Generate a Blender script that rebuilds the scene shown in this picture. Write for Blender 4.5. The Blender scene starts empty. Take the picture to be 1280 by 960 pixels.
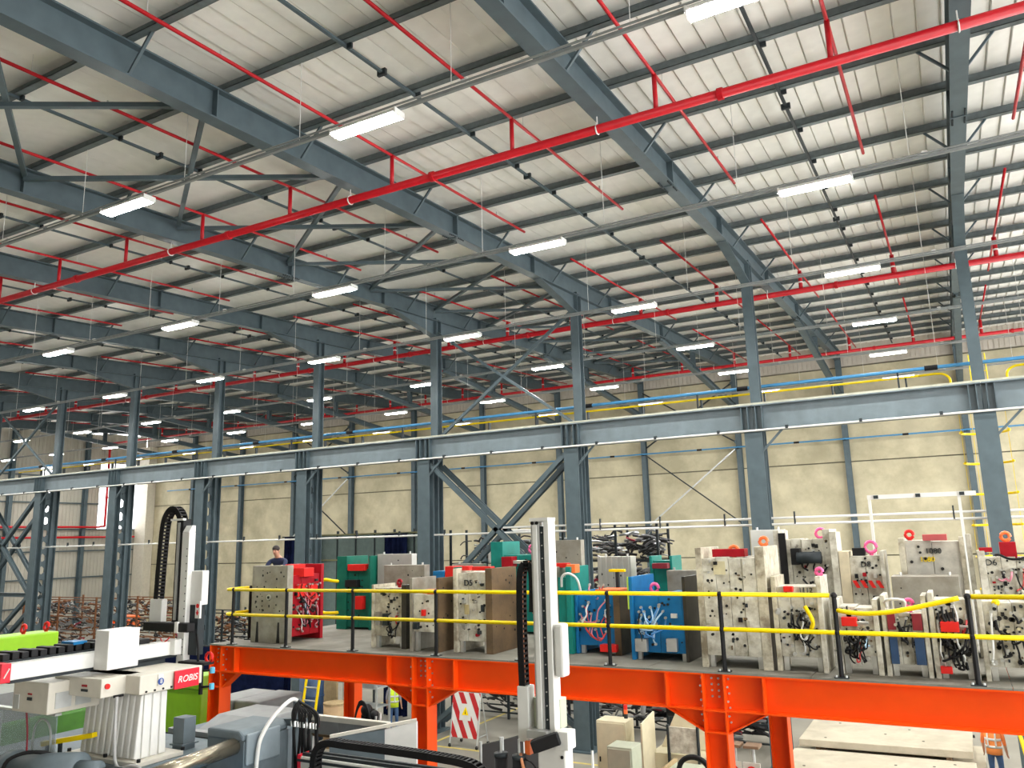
import bpy, math, random
from mathutils import Vector, Matrix
random.seed(7)
S = bpy.context.scene
COL = S.collection

# ------------------------------------------------------------------ camera
cd = bpy.data.cameras.new('camera'); cam = bpy.data.objects.new('camera', cd); COL.objects.link(cam)
CAMZ = 6.56
_y, _p, _r = -0.500792, 0.192983, -0.026251
_f = Vector((math.sin(_y)*math.cos(_p), math.cos(_y)*math.cos(_p), math.sin(_p)))
_rt = Vector((math.cos(_y), -math.sin(_y), 0)); _up = _rt.cross(_f)
_r2 = _rt*math.cos(_r) + _up*math.sin(_r); _u2 = _up*math.cos(_r) - _rt*math.sin(_r)
cam.matrix_world = Matrix(((_r2.x, _u2.x, -_f.x, 0), (_r2.y, _u2.y, -_f.y, 0), (_r2.z, _u2.z, -_f.z, CAMZ), (0, 0, 0, 1)))
cd.sensor_fit = 'HORIZONTAL'; cd.sensor_width = 36; cd.lens = 995/1280*36; cd.clip_end = 500; cd.clip_start = .05
S.camera = cam
# ------------------------------------------------------------------ daylight and exposure
W = bpy.data.worlds.new('World'); S.world = W; W.use_nodes = True
W.node_tree.nodes['Background'].inputs[0].default_value = (1, 1, .99, 1)
W.node_tree.nodes['Background'].inputs[1].default_value = 4.8
S.view_settings.view_transform = 'Standard'; S.view_settings.look = 'None'
S.view_settings.gamma = 1; S.view_settings.use_curve_mapping = False
S.view_settings.exposure = .2
LAMP = 210.0

# ------------------------------------------------------------------ materials
MATS = {}
def mat(name, col, rough=.6, metal=0., var=.12, scale=6., bump=0., emit=0., stain=None, stain_scale=1.5, stain_amt=.5, coord='Object', spec=.5):
    if name in MATS: return MATS[name]
    m = bpy.data.materials.new(name); m.use_nodes = True; nt = m.node_tree; b = nt.nodes['Principled BSDF']
    b.inputs['Roughness'].default_value = rough; b.inputs['Specular IOR Level'].default_value = spec; b.inputs['Metallic'].default_value = metal
    if emit:
        b.inputs['Base Color'].default_value = (*col, 1)
        b.inputs['Emission Color'].default_value = (*col, 1); b.inputs['Emission Strength'].default_value = emit
    elif var or stain:
        tc = nt.nodes.new('ShaderNodeTexCoord'); n = nt.nodes.new('ShaderNodeTexNoise'); n.inputs['Scale'].default_value = scale; n.inputs['Detail'].default_value = 5
        nt.links.new(tc.outputs[coord], n.inputs['Vector'])
        r = nt.nodes.new('ShaderNodeValToRGB')
        r.color_ramp.elements[0].position = .3; r.color_ramp.elements[1].position = .7
        r.color_ramp.elements[0].color = (*[max(0, c*(1-var)) for c in col], 1); r.color_ramp.elements[1].color = (*[min(1, c*(1+var)) for c in col], 1)
        nt.links.new(n.outputs['Fac'], r.inputs['Fac']); out = r.outputs['Color']
        if stain:
            n2 = nt.nodes.new('ShaderNodeTexNoise'); n2.inputs['Scale'].default_value = stain_scale; n2.inputs['Detail'].default_value = 8; n2.inputs['Roughness'].default_value = .65
            nt.links.new(tc.outputs[coord], n2.inputs['Vector'])
            r2 = nt.nodes.new('ShaderNodeValToRGB'); r2.color_ramp.elements[0].position = .42; r2.color_ramp.elements[1].position = .64
            r2.color_ramp.elements[0].color = (0, 0, 0, 1); r2.color_ramp.elements[1].color = (stain_amt,)*3 + (1,)
            nt.links.new(n2.outputs['Fac'], r2.inputs['Fac'])
            mx = nt.nodes.new('ShaderNodeMixRGB'); nt.links.new(r2.outputs['Color'], mx.inputs['Fac']); nt.links.new(out, mx.inputs['Color1']); mx.inputs['Color2'].default_value = (*stain, 1)
            out = mx.outputs['Color']
        nt.links.new(out, b.inputs['Base Color'])
        if bump:
            bp = nt.nodes.new('ShaderNodeBump'); bp.inputs['Strength'].default_value = bump; bp.inputs['Distance'].default_value = .02
            nt.links.new(n.outputs['Fac'], bp.inputs['Height']); nt.links.new(bp.outputs['Normal'], b.inputs['Normal'])
    else:
        b.inputs['Base Color'].default_value = (*col, 1)
    MATS[name] = m; return m
STEEL = mat('blue_grey_steel_paint', (.076, .107, .122), .5, 0, .12, 3, spec=.35)
STEELL = mat('galvanised_purlin', (.145, .175, .183), .45, .1, .15, 8, spec=.35)
DARK = mat('dark_steel', (.022, .029, .033), .55, 0, .2, spec=.3)
BLACK = mat('black_plastic', (.010, .010, .011), .55, 0, .2, spec=.25)
RED = mat('red_sprinkler_paint', (.47, .006, .014), .4, 0, .1, spec=.3)
ORANGE = mat('orange_frame_paint', (.92, .085, .003), .45, 0, .05, 2, spec=.25)
YELLOW = mat('yellow_rail_paint', (.93, .68, .0), .45, 0, .05, spec=.25)
WHITE = mat('white_enamel', (.72, .72, .69), .4, 0, .04)
GALV = mat('galvanised_tube', (.52, .54, .53), .35, .4, .1)
ROOFM = mat('white_foil_insulation', (.90, .89, .84), .40, 0, .05, 2.5, .15)
CONC = mat('beige_concrete', (.55, .50, .345), .8, 0, .12, .8, .1, stain=(.33, .295, .19), stain_scale=.5, stain_amt=.65)
CLAD = mat('cream_cladding', (.44, .42, .36), .5, 0, .06, 1)
FLOORM = mat('grey_concrete_floor', (.27, .255, .215), .55, 0, .15, .5, 0, stain=(.16, .15, .12), stain_scale=.3, stain_amt=.5)
BLUEP = mat('blue_pipe_paint', (.06, .25, .48), .4, 0, .08)
LIT = mat('lit_diffuser', (1, .99, .95), emit=LAMP)
SKIN = mat('skin', (.55, .30, .20), .5, 0, .06)

# ------------------------------------------------------------------ mesh helpers
class MB:
    def __init__(s): s.v = []; s.f = []
    def add(s, vs, fs):
        o = len(s.v); s.v += [tuple(v) for v in vs]; s.f += [tuple(i+o for i in f) for f in fs]; return s
    def box(s, x0, x1, y0, y1, z0, z1):
        return s.add([(x0,y0,z0),(x1,y0,z0),(x1,y1,z0),(x0,y1,z0),(x0,y0,z1),(x1,y0,z1),(x1,y1,z1),(x0,y1,z1)],
                     [(3,2,1,0),(4,5,6,7),(0,1,5,4),(1,2,6,5),(2,3,7,6),(3,0,4,7)])
    def obox(s, a, b, w, h, up=(0,0,1)):            # box bar from a to b, w across, h along up
        a = Vector(a); b = Vector(b); d = (b-a).normalized(); u = Vector(up)
        if abs(d.dot(u)) > .98: u = Vector((0,1,0))
        r = d.cross(u).normalized(); u = r.cross(d)
        vs = [p + r*sx*w/2 + u*sz*h/2 for p in (a, b) for sx, sz in ((-1,-1),(1,-1),(1,1),(-1,1))]
        return s.add(vs, [(3,2,1,0),(4,5,6,7),(0,1,5,4),(1,2,6,5),(2,3,7,6),(3,0,4,7)])
    def cyl(s, a, b, r, n=10, r2=None):
        a = Vector(a); b = Vector(b); d = (b-a).normalized(); u = Vector((0,0,1)) if abs(d.z) < .9 else Vector((1,0,0))
        p = d.cross(u).normalized(); q = d.cross(p); r2 = r if r2 is None else r2
        vs = [c + (p*math.cos(t) + q*math.sin(t))*rr for c, rr in ((a, r), (b, r2)) for t in [2*math.pi*i/n for i in range(n)]]
        return s.add(vs, [tuple(range(n))[::-1], tuple(range(n, 2*n))] + [(i, (i+1) % n, n+(i+1) % n, n+i) for i in range(n)])
    def tube(s, pts, r, n=7, smooth=4, closed=False):
        pts = [Vector(p) for p in pts]
        if smooth > 1 and len(pts) > 2:
            q = []; m = len(pts); rng = range(m if closed else m-1)
            g = (lambda i: pts[i % m]) if closed else (lambda i: pts[max(0, min(m-1, i))])
            for i in rng:
                a, b, c, d = g(i-1), g(i), g(i+1), g(i+2)
                for k in range(smooth):
                    t = k/smooth
                    q.append(.5*((2*b) + (c-a)*t + (2*a-5*b+4*c-d)*t*t + (3*b-a-3*c+d)*t**3))
            if not closed: q.append(pts[-1])
            pts = q
        m = len(pts); vs = []; ref = Vector((.13, .21, .97))
        for i, p in enumerate(pts):
            d = (pts[(i+1) % m]-pts[i-1]) if closed else (pts[min(i+1, m-1)]-pts[max(i-1, 0)])
            d = d.normalized() if d.length > 1e-9 else Vector((0,0,1))
            a = d.cross(ref)
            if a.length < .05: a = d.cross(Vector((1,0,0)))
            a.normalize(); b = d.cross(a); ref = b.cross(d) if False else ref
            vs += [p + (a*math.cos(t) + b*math.sin(t))*r for t in [2*math.pi*k/n for k in range(n)]]
        fs = [(i*n+k, i*n+(k+1) % n, ((i+1) % m)*n+(k+1) % n, ((i+1) % m)*n+k) for i in range(m if closed else m-1) for k in range(n)]
        if not closed: fs += [tuple(range(n))[::-1], tuple((m-1)*n+k for k in range(n))]
        return s.add(vs, fs)
    def prism(s, poly, axis, a, b):                 # extrude a 2-D polygon along axis 'x','y','z'
        n = len(poly); P = {'x': lambda u, v, t: (t, u, v), 'y': lambda u, v, t: (u, t, v), 'z': lambda u, v, t: (u, v, t)}[axis]
        vs = [P(u, v, t) for t in (a, b) for u, v in poly]
        return s.add(vs, [tuple(range(n))[::-1], tuple(range(n, 2*n))] + [(i, (i+1) % n, n+(i+1) % n, n+i) for i in range(n)])
    def ibeam(s, a, b, w, h, tf=.03, tw=.02, up=(0,0,1)):
        a = Vector(a); b = Vector(b); d = (b-a).normalized(); u = Vector(up); r = d.cross(u).normalized(); u = r.cross(d)
        s.obox(a+u*(h/2-tf/2), b+u*(h/2-tf/2), w, tf, u); s.obox(a-u*(h/2-tf/2), b-u*(h/2-tf/2), w, tf, u); s.obox(a, b, tw, h-2*tf, u); return s
    def ball(s, c, r, n=10, m=6, sc=(1,1,1)):
        vs = [(c[0], c[1], c[2]-r*sc[2])]
        for i in range(1, m):
            t = math.pi*i/m - math.pi/2
            for k in range(n):
                p = 2*math.pi*k/n; vs.append((c[0]+r*sc[0]*math.cos(t)*math.cos(p), c[1]+r*sc[1]*math.cos(t)*math.sin(p), c[2]+r*sc[2]*math.sin(t)))
        vs.append((c[0], c[1], c[2]+r*sc[2])); L = len(vs)-1; fs = []
        for k in range(n): fs.append((0, 1+(k+1) % n, 1+k)); fs.append((L, 1+(m-2)*n+k, 1+(m-2)*n+(k+1) % n))
        for i in range(m-2):
            for k in range(n): fs.append((1+i*n+k, 1+i*n+(k+1) % n, 1+(i+1)*n+(k+1) % n, 1+(i+1)*n+k))
        return s.add(vs, fs)
    def mesh(s, name, off=(0,0,0)):
        me = bpy.data.meshes.new(name); me.from_pydata([(v[0]-off[0], v[1]-off[1], v[2]-off[2]) for v in s.v], [], s.f); me.update(); return me
    def build(s, name, m, parent=None, smooth=False, label=None, bevel=0):
        if parent is None:
            xs, ys, zs = zip(*s.v); off = ((min(xs)+max(xs))/2, (min(ys)+max(ys))/2, min(zs))
        else: off = wloc(parent)
        me = s.mesh(name, off); me.materials.append(m)
        if smooth: me.shade_smooth()
        o = bpy.data.objects.new(name, me); COL.objects.link(o)
        if parent is None: o.location = off
        else: o.parent = parent
        if bevel:
            bv = o.modifiers.new('Bevel', 'BEVEL'); bv.width = bevel; bv.segments = 2; bv.limit_method = 'ANGLE'
        if label: o['label'] = label
        return o
def wloc(o):
    l = Vector((0,0,0))
    while o: l = l + o.location; o = o.parent
    return l
def tag(o, label, cat, group=None):
    o['label'] = label; o['category'] = cat
    if group: o['group'] = group
    return o
def thing(name, loc, label, cat, group=None):
    o = bpy.data.objects.new(name, None); COL.objects.link(o); o.location = loc; o.empty_display_size = .2
    return tag(o, label, cat, group)
def struct(o): o['kind'] = 'structure'; return o
def dup(root, loc, rotz=None, label=None):
    def cp(o, par):
        c = o.copy(); COL.objects.link(c)
        if par: c.parent = par
        for ch in o.children: cp(ch, c)
        return c
    r = cp(root, None); r.location = loc
    if rotz is not None: r.rotation_euler[2] = rotz
    if label: r['label'] = label
    return r
def text(name, s, size, m, parent, loc, rot=(math.pi/2, 0, 0), depth=.004, align='CENTER', shear=0, bold=0):
    cu = bpy.data.curves.new(name, 'FONT'); cu.body = s; cu.size = size; cu.align_x = align; cu.align_y = 'CENTER'; cu.extrude = depth/2; cu.shear = shear; cu.offset = bold
    t = bpy.data.objects.new(name, cu); COL.objects.link(t); dg = bpy.context.evaluated_depsgraph_get()
    me = bpy.data.meshes.new_from_object(t.evaluated_get(dg)); bpy.data.objects.remove(t); me.materials.clear(); me.materials.append(m)
    o = bpy.data.objects.new(name, me); COL.objects.link(o); o.parent = parent; o.location = Vector(loc)-wloc(parent) if parent else loc; o.rotation_euler = rot
    return o
R = random.uniform

# ------------------------------------------------------------------ the hall: dimensions
YW, XE, XR, YN = 48.8, -66.0, 13.5, -7.0             # back wall, end wall, open right end, unseen front wall
SL = .052
def zrb(y): return 13.72 + SL*y                      # underside of the rafters
RD = .62                                             # rafter depth
def zpb(y): return zrb(y) + RD + .01                 # underside of the purlins
def zro(y): return zpb(y) + .23                      # underside of the roof lining
def XF(k): return .92 - 6*k
PUR = [11.3 + 1.97*i for i in range(-8, 19)]
YC1, YC2, ZG, GD = 24.35, 25.1, 10.34, .78           # crane column legs, girder top, girder depth

# floor
fl = struct(MB().box(XE-1, XR+5, YN-5, YW+.4, -.3, 0).build('floor', FLOORM))
for i, (x0, x1, y0, y1) in enumerate([(-40, 8, 19.2, 19.32), (-40, 8, 23.0, 23.12), (-16.2, -16.08, 19.4, 30), (-22, -21.9, 23, 40)]):
    MB().box(x0, x1, y0, y1, 0, .004).build('floor_marking', mat('yellow_floor_paint', (.6, .48, .12), .6, 0, .2), fl)
# roof
ce = struct(MB().add([(XE, YN, zro(YN)+.12), (XR, YN, zro(YN)+.12), (XR, YW+.3, zro(YW)+.12), (XE, YW+.3, zro(YW)+.12), (XE, YN, zro(YN)+.2), (XR, YN, zro(YN)+.2), (XR, YW+.3, zro(YW)+.2), (XE, YW+.3, zro(YW)+.2)],
     [(3,2,1,0),(4,5,6,7),(0,1,5,4),(1,2,6,5),(2,3,7,6),(3,0,4,7)]).build('ceiling', mat('roof_sheet', (.3, .31, .32), .5)))
PW = .377
ribs = []
for v in range(5):
    rr = random.Random(v+3); ys = [YN]
    for p in PUR:
        if p > YN+.3: ys.append(p)
    ys.append(YW); rows = []
    vs = []; fs = []; NA = 6
    for a, b in zip(ys[:-1], ys[1:]):
        sag = rr.uniform(.0, .03); sh = rr.uniform(-.02, .02)
        for k in range(5):
            t = k/5; rows.append((a+(b-a)*t, sag*4*t*(1-t), sh))
    rows.append((ys[-1], 0, 0))
    for y, sg, sh in rows:
        for i in range(NA):
            u = (0, .025, .06, .5, .965, 1)[i]; q = (0, .8, 1, .8, .5, 0)[i]
            q *= 1 + sh*5*u
            vs.append((u*PW - PW/2, y, zro(y)+.04 - .04*q - sg*q))
    for r_ in range(len(rows)-1):
        for i in range(NA-1):
            a = r_*NA+i; fs.append((a, a+NA, a+NA+1, a+1))
    me = bpy.data.meshes.new('roof_lining_strip'); me.from_pydata(vs, [], fs); me.update(); me.materials.append(ROOFM); ribs.append(me)
x = XE + PW/2
while x < XR - PW/2:
    o = bpy.data.objects.new('roof_lining_strip', random.choice(ribs)); COL.objects.link(o); o.parent = ce
    o.location = Vector((x, 0, 0)) - wloc(ce); x += PW
# back wall: concrete panels between the columns, cladding strip above
wb = struct(MB().box(XE, XR, YW+.1, YW+.3, 0, zro(YW)+.15).build('wall_back', mat('panel_joint', (.16, .15, .11), .9)))
xs = [XR] + [XF(k) for k in range(-2, 11)] + [XE]
for x1, x0 in zip(xs[:-1], xs[1:]):
    for z0, z1 in ((0, 5.2), (5.2, 10.4), (10.4, 15.85)):
        MB().box(x0+.012, x1-.012, YW, YW+.1, z0+.035, z1-.035).build('concrete_panel', CONC, wb)
    m = MB(); n = 24; w = (x1-x0)/n
    for i in range(n): m.box(x0+i*w+w*.2, x0+i*w+w, YW-.04, YW+.1, 15.9, zro(YW)+.1); m.box(x0+i*w, x0+i*w+w*.2, YW, YW+.1, 15.9, zro(YW)+.1)
    m.build('cladding_panel', mat('pale_cladding', (.50, .46, .40), .55, 0, .05), wb)
wf_ = struct(MB().box(XE, XR, YN-.3, YN-.1, 0, zro(YN)+.1).build('wall_front', CLAD))  # unseen wall behind the camera, added so light enters only from the right
for x1, x0 in zip(xs[:-1], xs[1:]): MB().box(x0+.02, x1-.02, YN-.1, YN, 0, zro(YN)+.05).build('wall_panel', CLAD, wf_)
# end wall: ribbed cladding with two translucent strips
wl = struct(MB().box(XE-.25, XE-.2, YN, YW, 0, 1.0).build('wall_left', mat('plinth', (.2, .2, .19), .8)))
def ribbed(y0, y1, z0, z1):
    m = MB(); n = max(1, round((y1-y0)/.33)); w = (y1-y0)/n
    for i in range(n): m.box(XE-.14, XE-.06, y0+i*w, y0+i*w+w*.62, z0, z1); m.box(XE-.14, XE-.1, y0+i*w+w*.62, y0+i*w+w, z0, z1)
    return m.build('cladding_sheet', CLAD, wl)
WIN = [(39.0, 40.5, 8.4, 13.6), (44.3, 48.1, 8.4, 14.2)]
ys = [YN, 4.7, 10.7, 16.7, 22.7, 30.5, 36.5, 39.0]
for a, b in zip(ys[:-1], ys[1:]): ribbed(a, b, 1, zro(b)-.05)
ribbed(39, 40.5, 1, 8.4); ribbed(39, 40.5, 13.6, zro(39)-.02); ribbed(40.5, 44.3, 1, zro(40.5)-.02); ribbed(44.3, 48.1, 1, 8.4); ribbed(44.3, 48.1, 14.2, zro(44.3)-.02); ribbed(48.1, YW, 1, zro(48)-.02)
tl = bpy.data.materials.new('translucent_sheet'); tl.use_nodes = True; nt = tl.node_tree; nt.nodes.clear()
o_ = nt.nodes.new('ShaderNodeOutputMaterial'); t_ = nt.nodes.new('ShaderNodeBsdfTranslucent'); t_.inputs[0].default_value = (.98, .99, 1, 1)
p_ = nt.nodes.new('ShaderNodeBsdfTransparent'); mx = nt.nodes.new('ShaderNodeMixShader'); mx.inputs[0].default_value = .45
nt.links.new(p_.outputs[0], mx.inputs[1]); nt.links.new(t_.outputs[0], mx.inputs[2]); nt.links.new(mx.outputs[0], o_.inputs[0])
for i, (a, b, c, d) in enumerate(WIN):
    n = 2 if i == 0 else 4
    wf = MB()
    for j in range(n+1): wf.box(XE-.13, XE-.05, a+(b-a)*j/n-.02, a+(b-a)*j/n+.02, c, d)
    w = struct(wf.build('window_%d' % (i+1), GALV))
    for j in range(n): MB().box(XE-.11, XE-.09, a+(b-a)*j/n+.02, a+(b-a)*(j+1)/n-.02, c, d).build('pane', tl, w)
for z in (2.2, 4.4, 6.6, 8.4, 10.6, 12.8):
    segs = [(YN, 39), (40.5, 44.3), (48.1, YW)] if 8.5 < z < 13.6 else [(YN, YW)]
    for a, b in segs: MB().box(XE-.06, XE+.1, a, b, z-.08, z+.02).build('girt', STEEL, wl)
for i, y in enumerate((4.7, 10.7, 16.7, 22.7, 30.5, 36.5, 42.8)):
    o = MB().ibeam((XE+.28, y, 0), (XE+.28, y, zrb(y)+RD), .3, .4, up=(1,0,0)).build('gable_column', STEEL); tag(o, 'blue-grey steel column standing against the ribbed end wall', 'column', 'end wall columns')
pr = thing('corner_pier', (XE+1.0, YW-.5, 0), 'pale concrete pier where back wall meets ribbed end wall', 'pier')
MB().box(XE+.15, XE+1.6, YW-.9, YW-.05, 0, 15.8).build('shaft', mat('pale_pier', (.62, .58, .48), .8, 0, .06), pr); MB().box(XE+.15, XE+1.7, YW-1.0, YW-.05, 0, .9).build('plinth', CONC, pr)

# ------------------------------------------------------------------ portal frames
ORD = ('first', 'second', 'third', 'fourth', 'fifth', 'sixth', 'seventh', 'eighth', 'ninth', 'tenth', 'eleventh')
BOLT = None
def frame(k):
    global BOLT
    X = XF(k)
    o_ = ('first', 'second', 'third', 'fourth', 'fifth', 'sixth', 'seventh', 'eighth', 'ninth', 'tenth')
    lab = 'blue-grey steel portal frame, %s one from the ladder cage toward the open end' % ('second' if k == -2 else 'first') if k < 0 else 'blue-grey steel portal frame with the yellow ladder cage at its column' if k == 0 else 'blue-grey steel portal frame, %s one past the frame with the ladder cage' % o_[k-1]
    t = thing('portal_frame', (X, YC2, 0), lab, 'portal frame', 'portal frames of the hall')
    ra = MB().ibeam((X, YN, zrb(YN)+RD/2), (X, YW-.35, zrb(YW-.35)+RD/2), .30, RD, .032, .02).build('rafter', STEEL, t)
    for y in (17.15, 34.6):                            # bolted splices with end plates
        MB().box(X-.15, X+.15, y-.025, y+.025, zrb(y)-.02, zrb(y)+RD).build('splice_plate', STEEL, ra)
        for dy in (-.09, -.17, -.25, -.33, .09, .17, .25, .33):
            for dx in (-.11, .11):
                if BOLT is None: BOLT = MB().cyl((0, 0, 0), (0, 0, -.035), .019, 6).mesh('bolt'); BOLT.materials.append(DARK)
                if k > 3: continue
                o = bpy.data.objects.new('bolt', BOLT); COL.objects.link(o); o.parent = ra; o.location = Vector((X+dx, y+dy, zrb(y+dy)))-wloc(ra)
    for y in (21.7, 28.3, 9.1):
        for s in (-1, 1): MB().box(X+s*.01, X+s*.14, y-.012, y+.012, zrb(y)+.03, zrb(y)+RD-.03).build('stiffener', STEEL, ra)
    for y0, y1 in ((YC2-.15, YC2-3.0), (YC2+.15, YC2+3.0)):
        m = MB(); dz = .62
        m.prism([(y0, zrb(y0)+.02), (y1, zrb(y1)+.02), (y0, zrb(y0)-dz)], 'x', X-.01, X+.01)
        m.obox((X, y0, zrb(y0)-dz), (X, y1, zrb(y1)), .28, .03, (0, 0, 1)); m.build('haunch', STEEL, t)
    MB().ibeam((X, YC2, ZG-.2), (X, YC2, zrb(YC2)+.05), .30, .34, .03, .02, up=(0,1,0)).build('upper_column', STEEL, t)
    MB().box(X-.16, X+.16, YC2-.2, YC2+.2, zrb(YC2)+.04, zrb(YC2)+.10).build('cap_plate', STEEL, t)
    # lower crane column: two legs with a castellated web
    MB().ibeam((X, YC1, 0), (X, YC1, ZG-GD), .52, .30, .03, .02, up=(0,1,0)).build('column_leg', STEEL, t)
    MB().ibeam((X, YC2, 0), (X, YC2, ZG-.2), .34, .34, .03, .02, up=(0,1,0)).build('column_leg', STEEL, t)
    m = MB(); a, b, h = YC1+.15, YC2-.17, .62; z = .54; c = (b-a)/2; m.box(X-.015, X+.015, a, b, 0, z)
    while z+h+.06 < ZG-GD:
        for yy, s in ((a, 1), (b, -1)):
            m.prism([(yy, z), (yy+s*.06, z+.05), (yy+s*.06, z+.22), (yy+s*c, z+.36), (yy+s*c, z+.56), (yy+s*.06, z+.67-.0), (yy, z+h+.06)][::s], 'x', X-.015, X+.015)
        z += h
    m.box(X-.015, X+.015, a, b, z, ZG-GD); m.build('castellated_web', STEEL, t)
    MB().box(X-.4, X+.4, YC1-.3, YC2+.3, 0, .04).build('base_plate', STEEL, t)
    MB().prism([(YC1+.15, ZG-GD), (YC2, ZG-GD), (YC2, ZG-GD-.3), (YC1+.15, ZG-GD-.9)], 'x', X-.2, X-.18).build('bracket', STEEL, t)
    m = MB().obox((X+.24, YC1-.14, ZG-GD-.62), (X+.85, YC1-.14, ZG-GD-.01), .06, .06); m.build('knee_strut', STEEL, t)
    # back wall column with its long knee brace and hanger
    yw = YW-.25
    MB().ibeam((X, yw, 0), (X, yw, zrb(yw)+RD), .30, .36, .03, .02, up=(0,1,0)).build('wall_column', STEEL, t)
    MB().ibeam((X, 34.6, zrb(34.6)-.02), (X, yw-.15, 14.1), .26, .30, .025, .02).build('knee_brace', STEEL, t)
    MB().ibeam((X, 39.8, 15.0), (X, 39.8, zrb(39.8)+.02), .22, .24, .02, .015, up=(0,1,0)).build('hanger', STEEL, t)
    MB().box(X-.02, X+.3, yw-.35, yw-.1, 13.5, 13.75).build('junction_box', DARK, t)
    for i, y in enumerate(PUR):
        if i % 2 == 0 and y > 2 and y < 46:
            for s in (-1, 1):
                MB().obox((X+s*.06, y, zrb(y)+.03), (X+s*.62, y, zpb(y)+.03), .05, .012 if False else .045).build('fly_brace', STEEL, t)
    return t
FR = [frame(k) for k in range(-2, 11)]
# purlins, bridging and roof bracing
for i, y in enumerate(PUR):
    z = zpb(y); m = MB()
    m.box(XE+.1, XR, y-.008, y+.008, z, z+.22); m.box(XE+.1, XR, y-.13, y, z, z+.012); m.box(XE+.1, XR, y, y+.075, z+.208, z+.22); m.box(XE+.1, XR, y-.13, y-.12, z, z+.022)
    tag(m.build('roof_purlin', STEELL), 'grey galvanised roof purlin running the length of the hall under the white lining', 'purlin', 'roof purlins')
for k in range(0, 11):
    x = XF(k)-3.05
    if k == 10: continue
    t = thing('purlin_bridging', (x, 20, zpb(20)-.04), 'dark bridging bar crossing under the purlins, %s roof bay past the ladder cage frame' % ORD[k], 'bar', 'bridging bars between the rafters')
    MB().obox((x, YN, zpb(YN)-.03), (x, YW-.4, zpb(YW-.4)-.03), .06, .045).build('bar', DARK if k == 0 else STEEL, t)
    for i, y in enumerate(PUR):
        if 3 < y: MB().box(x+.03, x+.13, y-.02, y+.02, zpb(y)-.09, zpb(y)+.0).build('clip', DARK, t)
    for y in (10.3, 15.9, 24, 32): MB().box(x-.09, x+.09, y-.03, y+.03, zpb(y)-.10, zpb(y)+.02).build('joint_bracket', DARK, t)
for k in (2, 7):
    for y in [1.2+3.94*i for i in range(0, 12)]:
        y1 = min(y+3.94, 47.5)
        if y1-y < 2: continue
        t = thing('roof_brace', (XF(k)-3, (y+y1)/2, zrb(y)+.3), 'crossed steel roof bracing between two rafters below the purlins', 'bracing', 'crossed roof bracing')
        MB().obox((XF(k)-.15, y, zrb(y)+.42), (XF(k+1)+.15, y1, zrb(y1)+.42), .10, .09).build('brace_bar', STEEL, t)
        MB().obox((XF(k)-.15, y1, zrb(y1)+.34), (XF(k+1)+.15, y, zrb(y)+.34), .10, .09).build('brace_bar', STEEL, t)
# vertical bracing on the crane line
for k in (2, 7):
    xa, xb = XF(k)-.26, XF(k+1)+.26
    t = thing('column_bracing', ((xa+xb)/2, YC1, 0), 'heavy crossed bracing of twin channels between two crane columns' + (' behind the stored moulds' if k == 2 else ' near the ribbed end wall'), 'bracing')
    for z0, z1 in ((4.5, 9.35), (.3, 4.4)):
        for yy in (YC1, YC2-.05):
            MB().ibeam((xa, yy, z1), (xb, yy, z0), .16, .2, .02, .015, up=(0,1,0)).build('diagonal', STEEL, t); MB().ibeam((xb, yy, z1), (xa, yy, z0), .16, .2, .02, .015, up=(0,1,0)).build('diagonal', STEEL, t)
    MB().ibeam((xa, YC1, 4.45), (xb, YC1, 4.45), .2, .2, .02, .015).build('strut', STEEL, t)
    t = thing('upper_bracing', ((xa+xb)/2, YC2, ZG), 'slim crossed bracing above the crane girder' + (' over the stored moulds' if k == 2 else ' near the ribbed end wall'), 'bracing')
    MB().obox((XF(k)-.15, YC2, zrb(YC2)-.5), (XF(k+1)+.15, YC2, ZG+.1), .10, .10).build('diagonal', STEEL, t); MB().obox((XF(k+1)+.15, YC2-.09, zrb(YC2)-.5), (XF(k)-.15, YC2-.09, ZG+.1), .08, .10).build('diagonal', STEEL, t)
    # thin rods on the back wall in the same bays
    t = thing('wall_bracing', ((xa+xb)/2, YW-.4, 7), 'thin crossed bracing rods between two back wall columns' + (' beside the stored moulds' if k == 2 else ' toward the end wall'), 'bracing')
    MB().obox((XF(k)-.15, YW-.42, 11.6), (XF(k+1)+.15, YW-.42, 7.2), .08, .08).build('rod', GALV, t); MB().obox((XF(k+1)+.15, YW-.52, 11.6), (XF(k)-.15, YW-.52, 7.2), .07, .07).build('rod', DARK, t)
    for xx, s in ((XF(k)-.15, -1), (XF(k+1)+.15, 1)):
        for zz in (11.6, 7.2, 15.6, 12.0): MB().box(xx-.05, xx+.05, YW-.55, YW-.40, zz-.09, zz+.09).build('gusset', STEEL, t)
    MB().obox((XF(k)-.15, YW-.42, 15.6), (XF(k+1)+.15, YW-.42, 12.0), .08, .08).build('rod', DARK, t); MB().obox((XF(k+1)+.15, YW-.5, 15.6), (XF(k)-.15, YW-.5, 12.0), .08, .08).build('rod', DARK, t)
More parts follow.
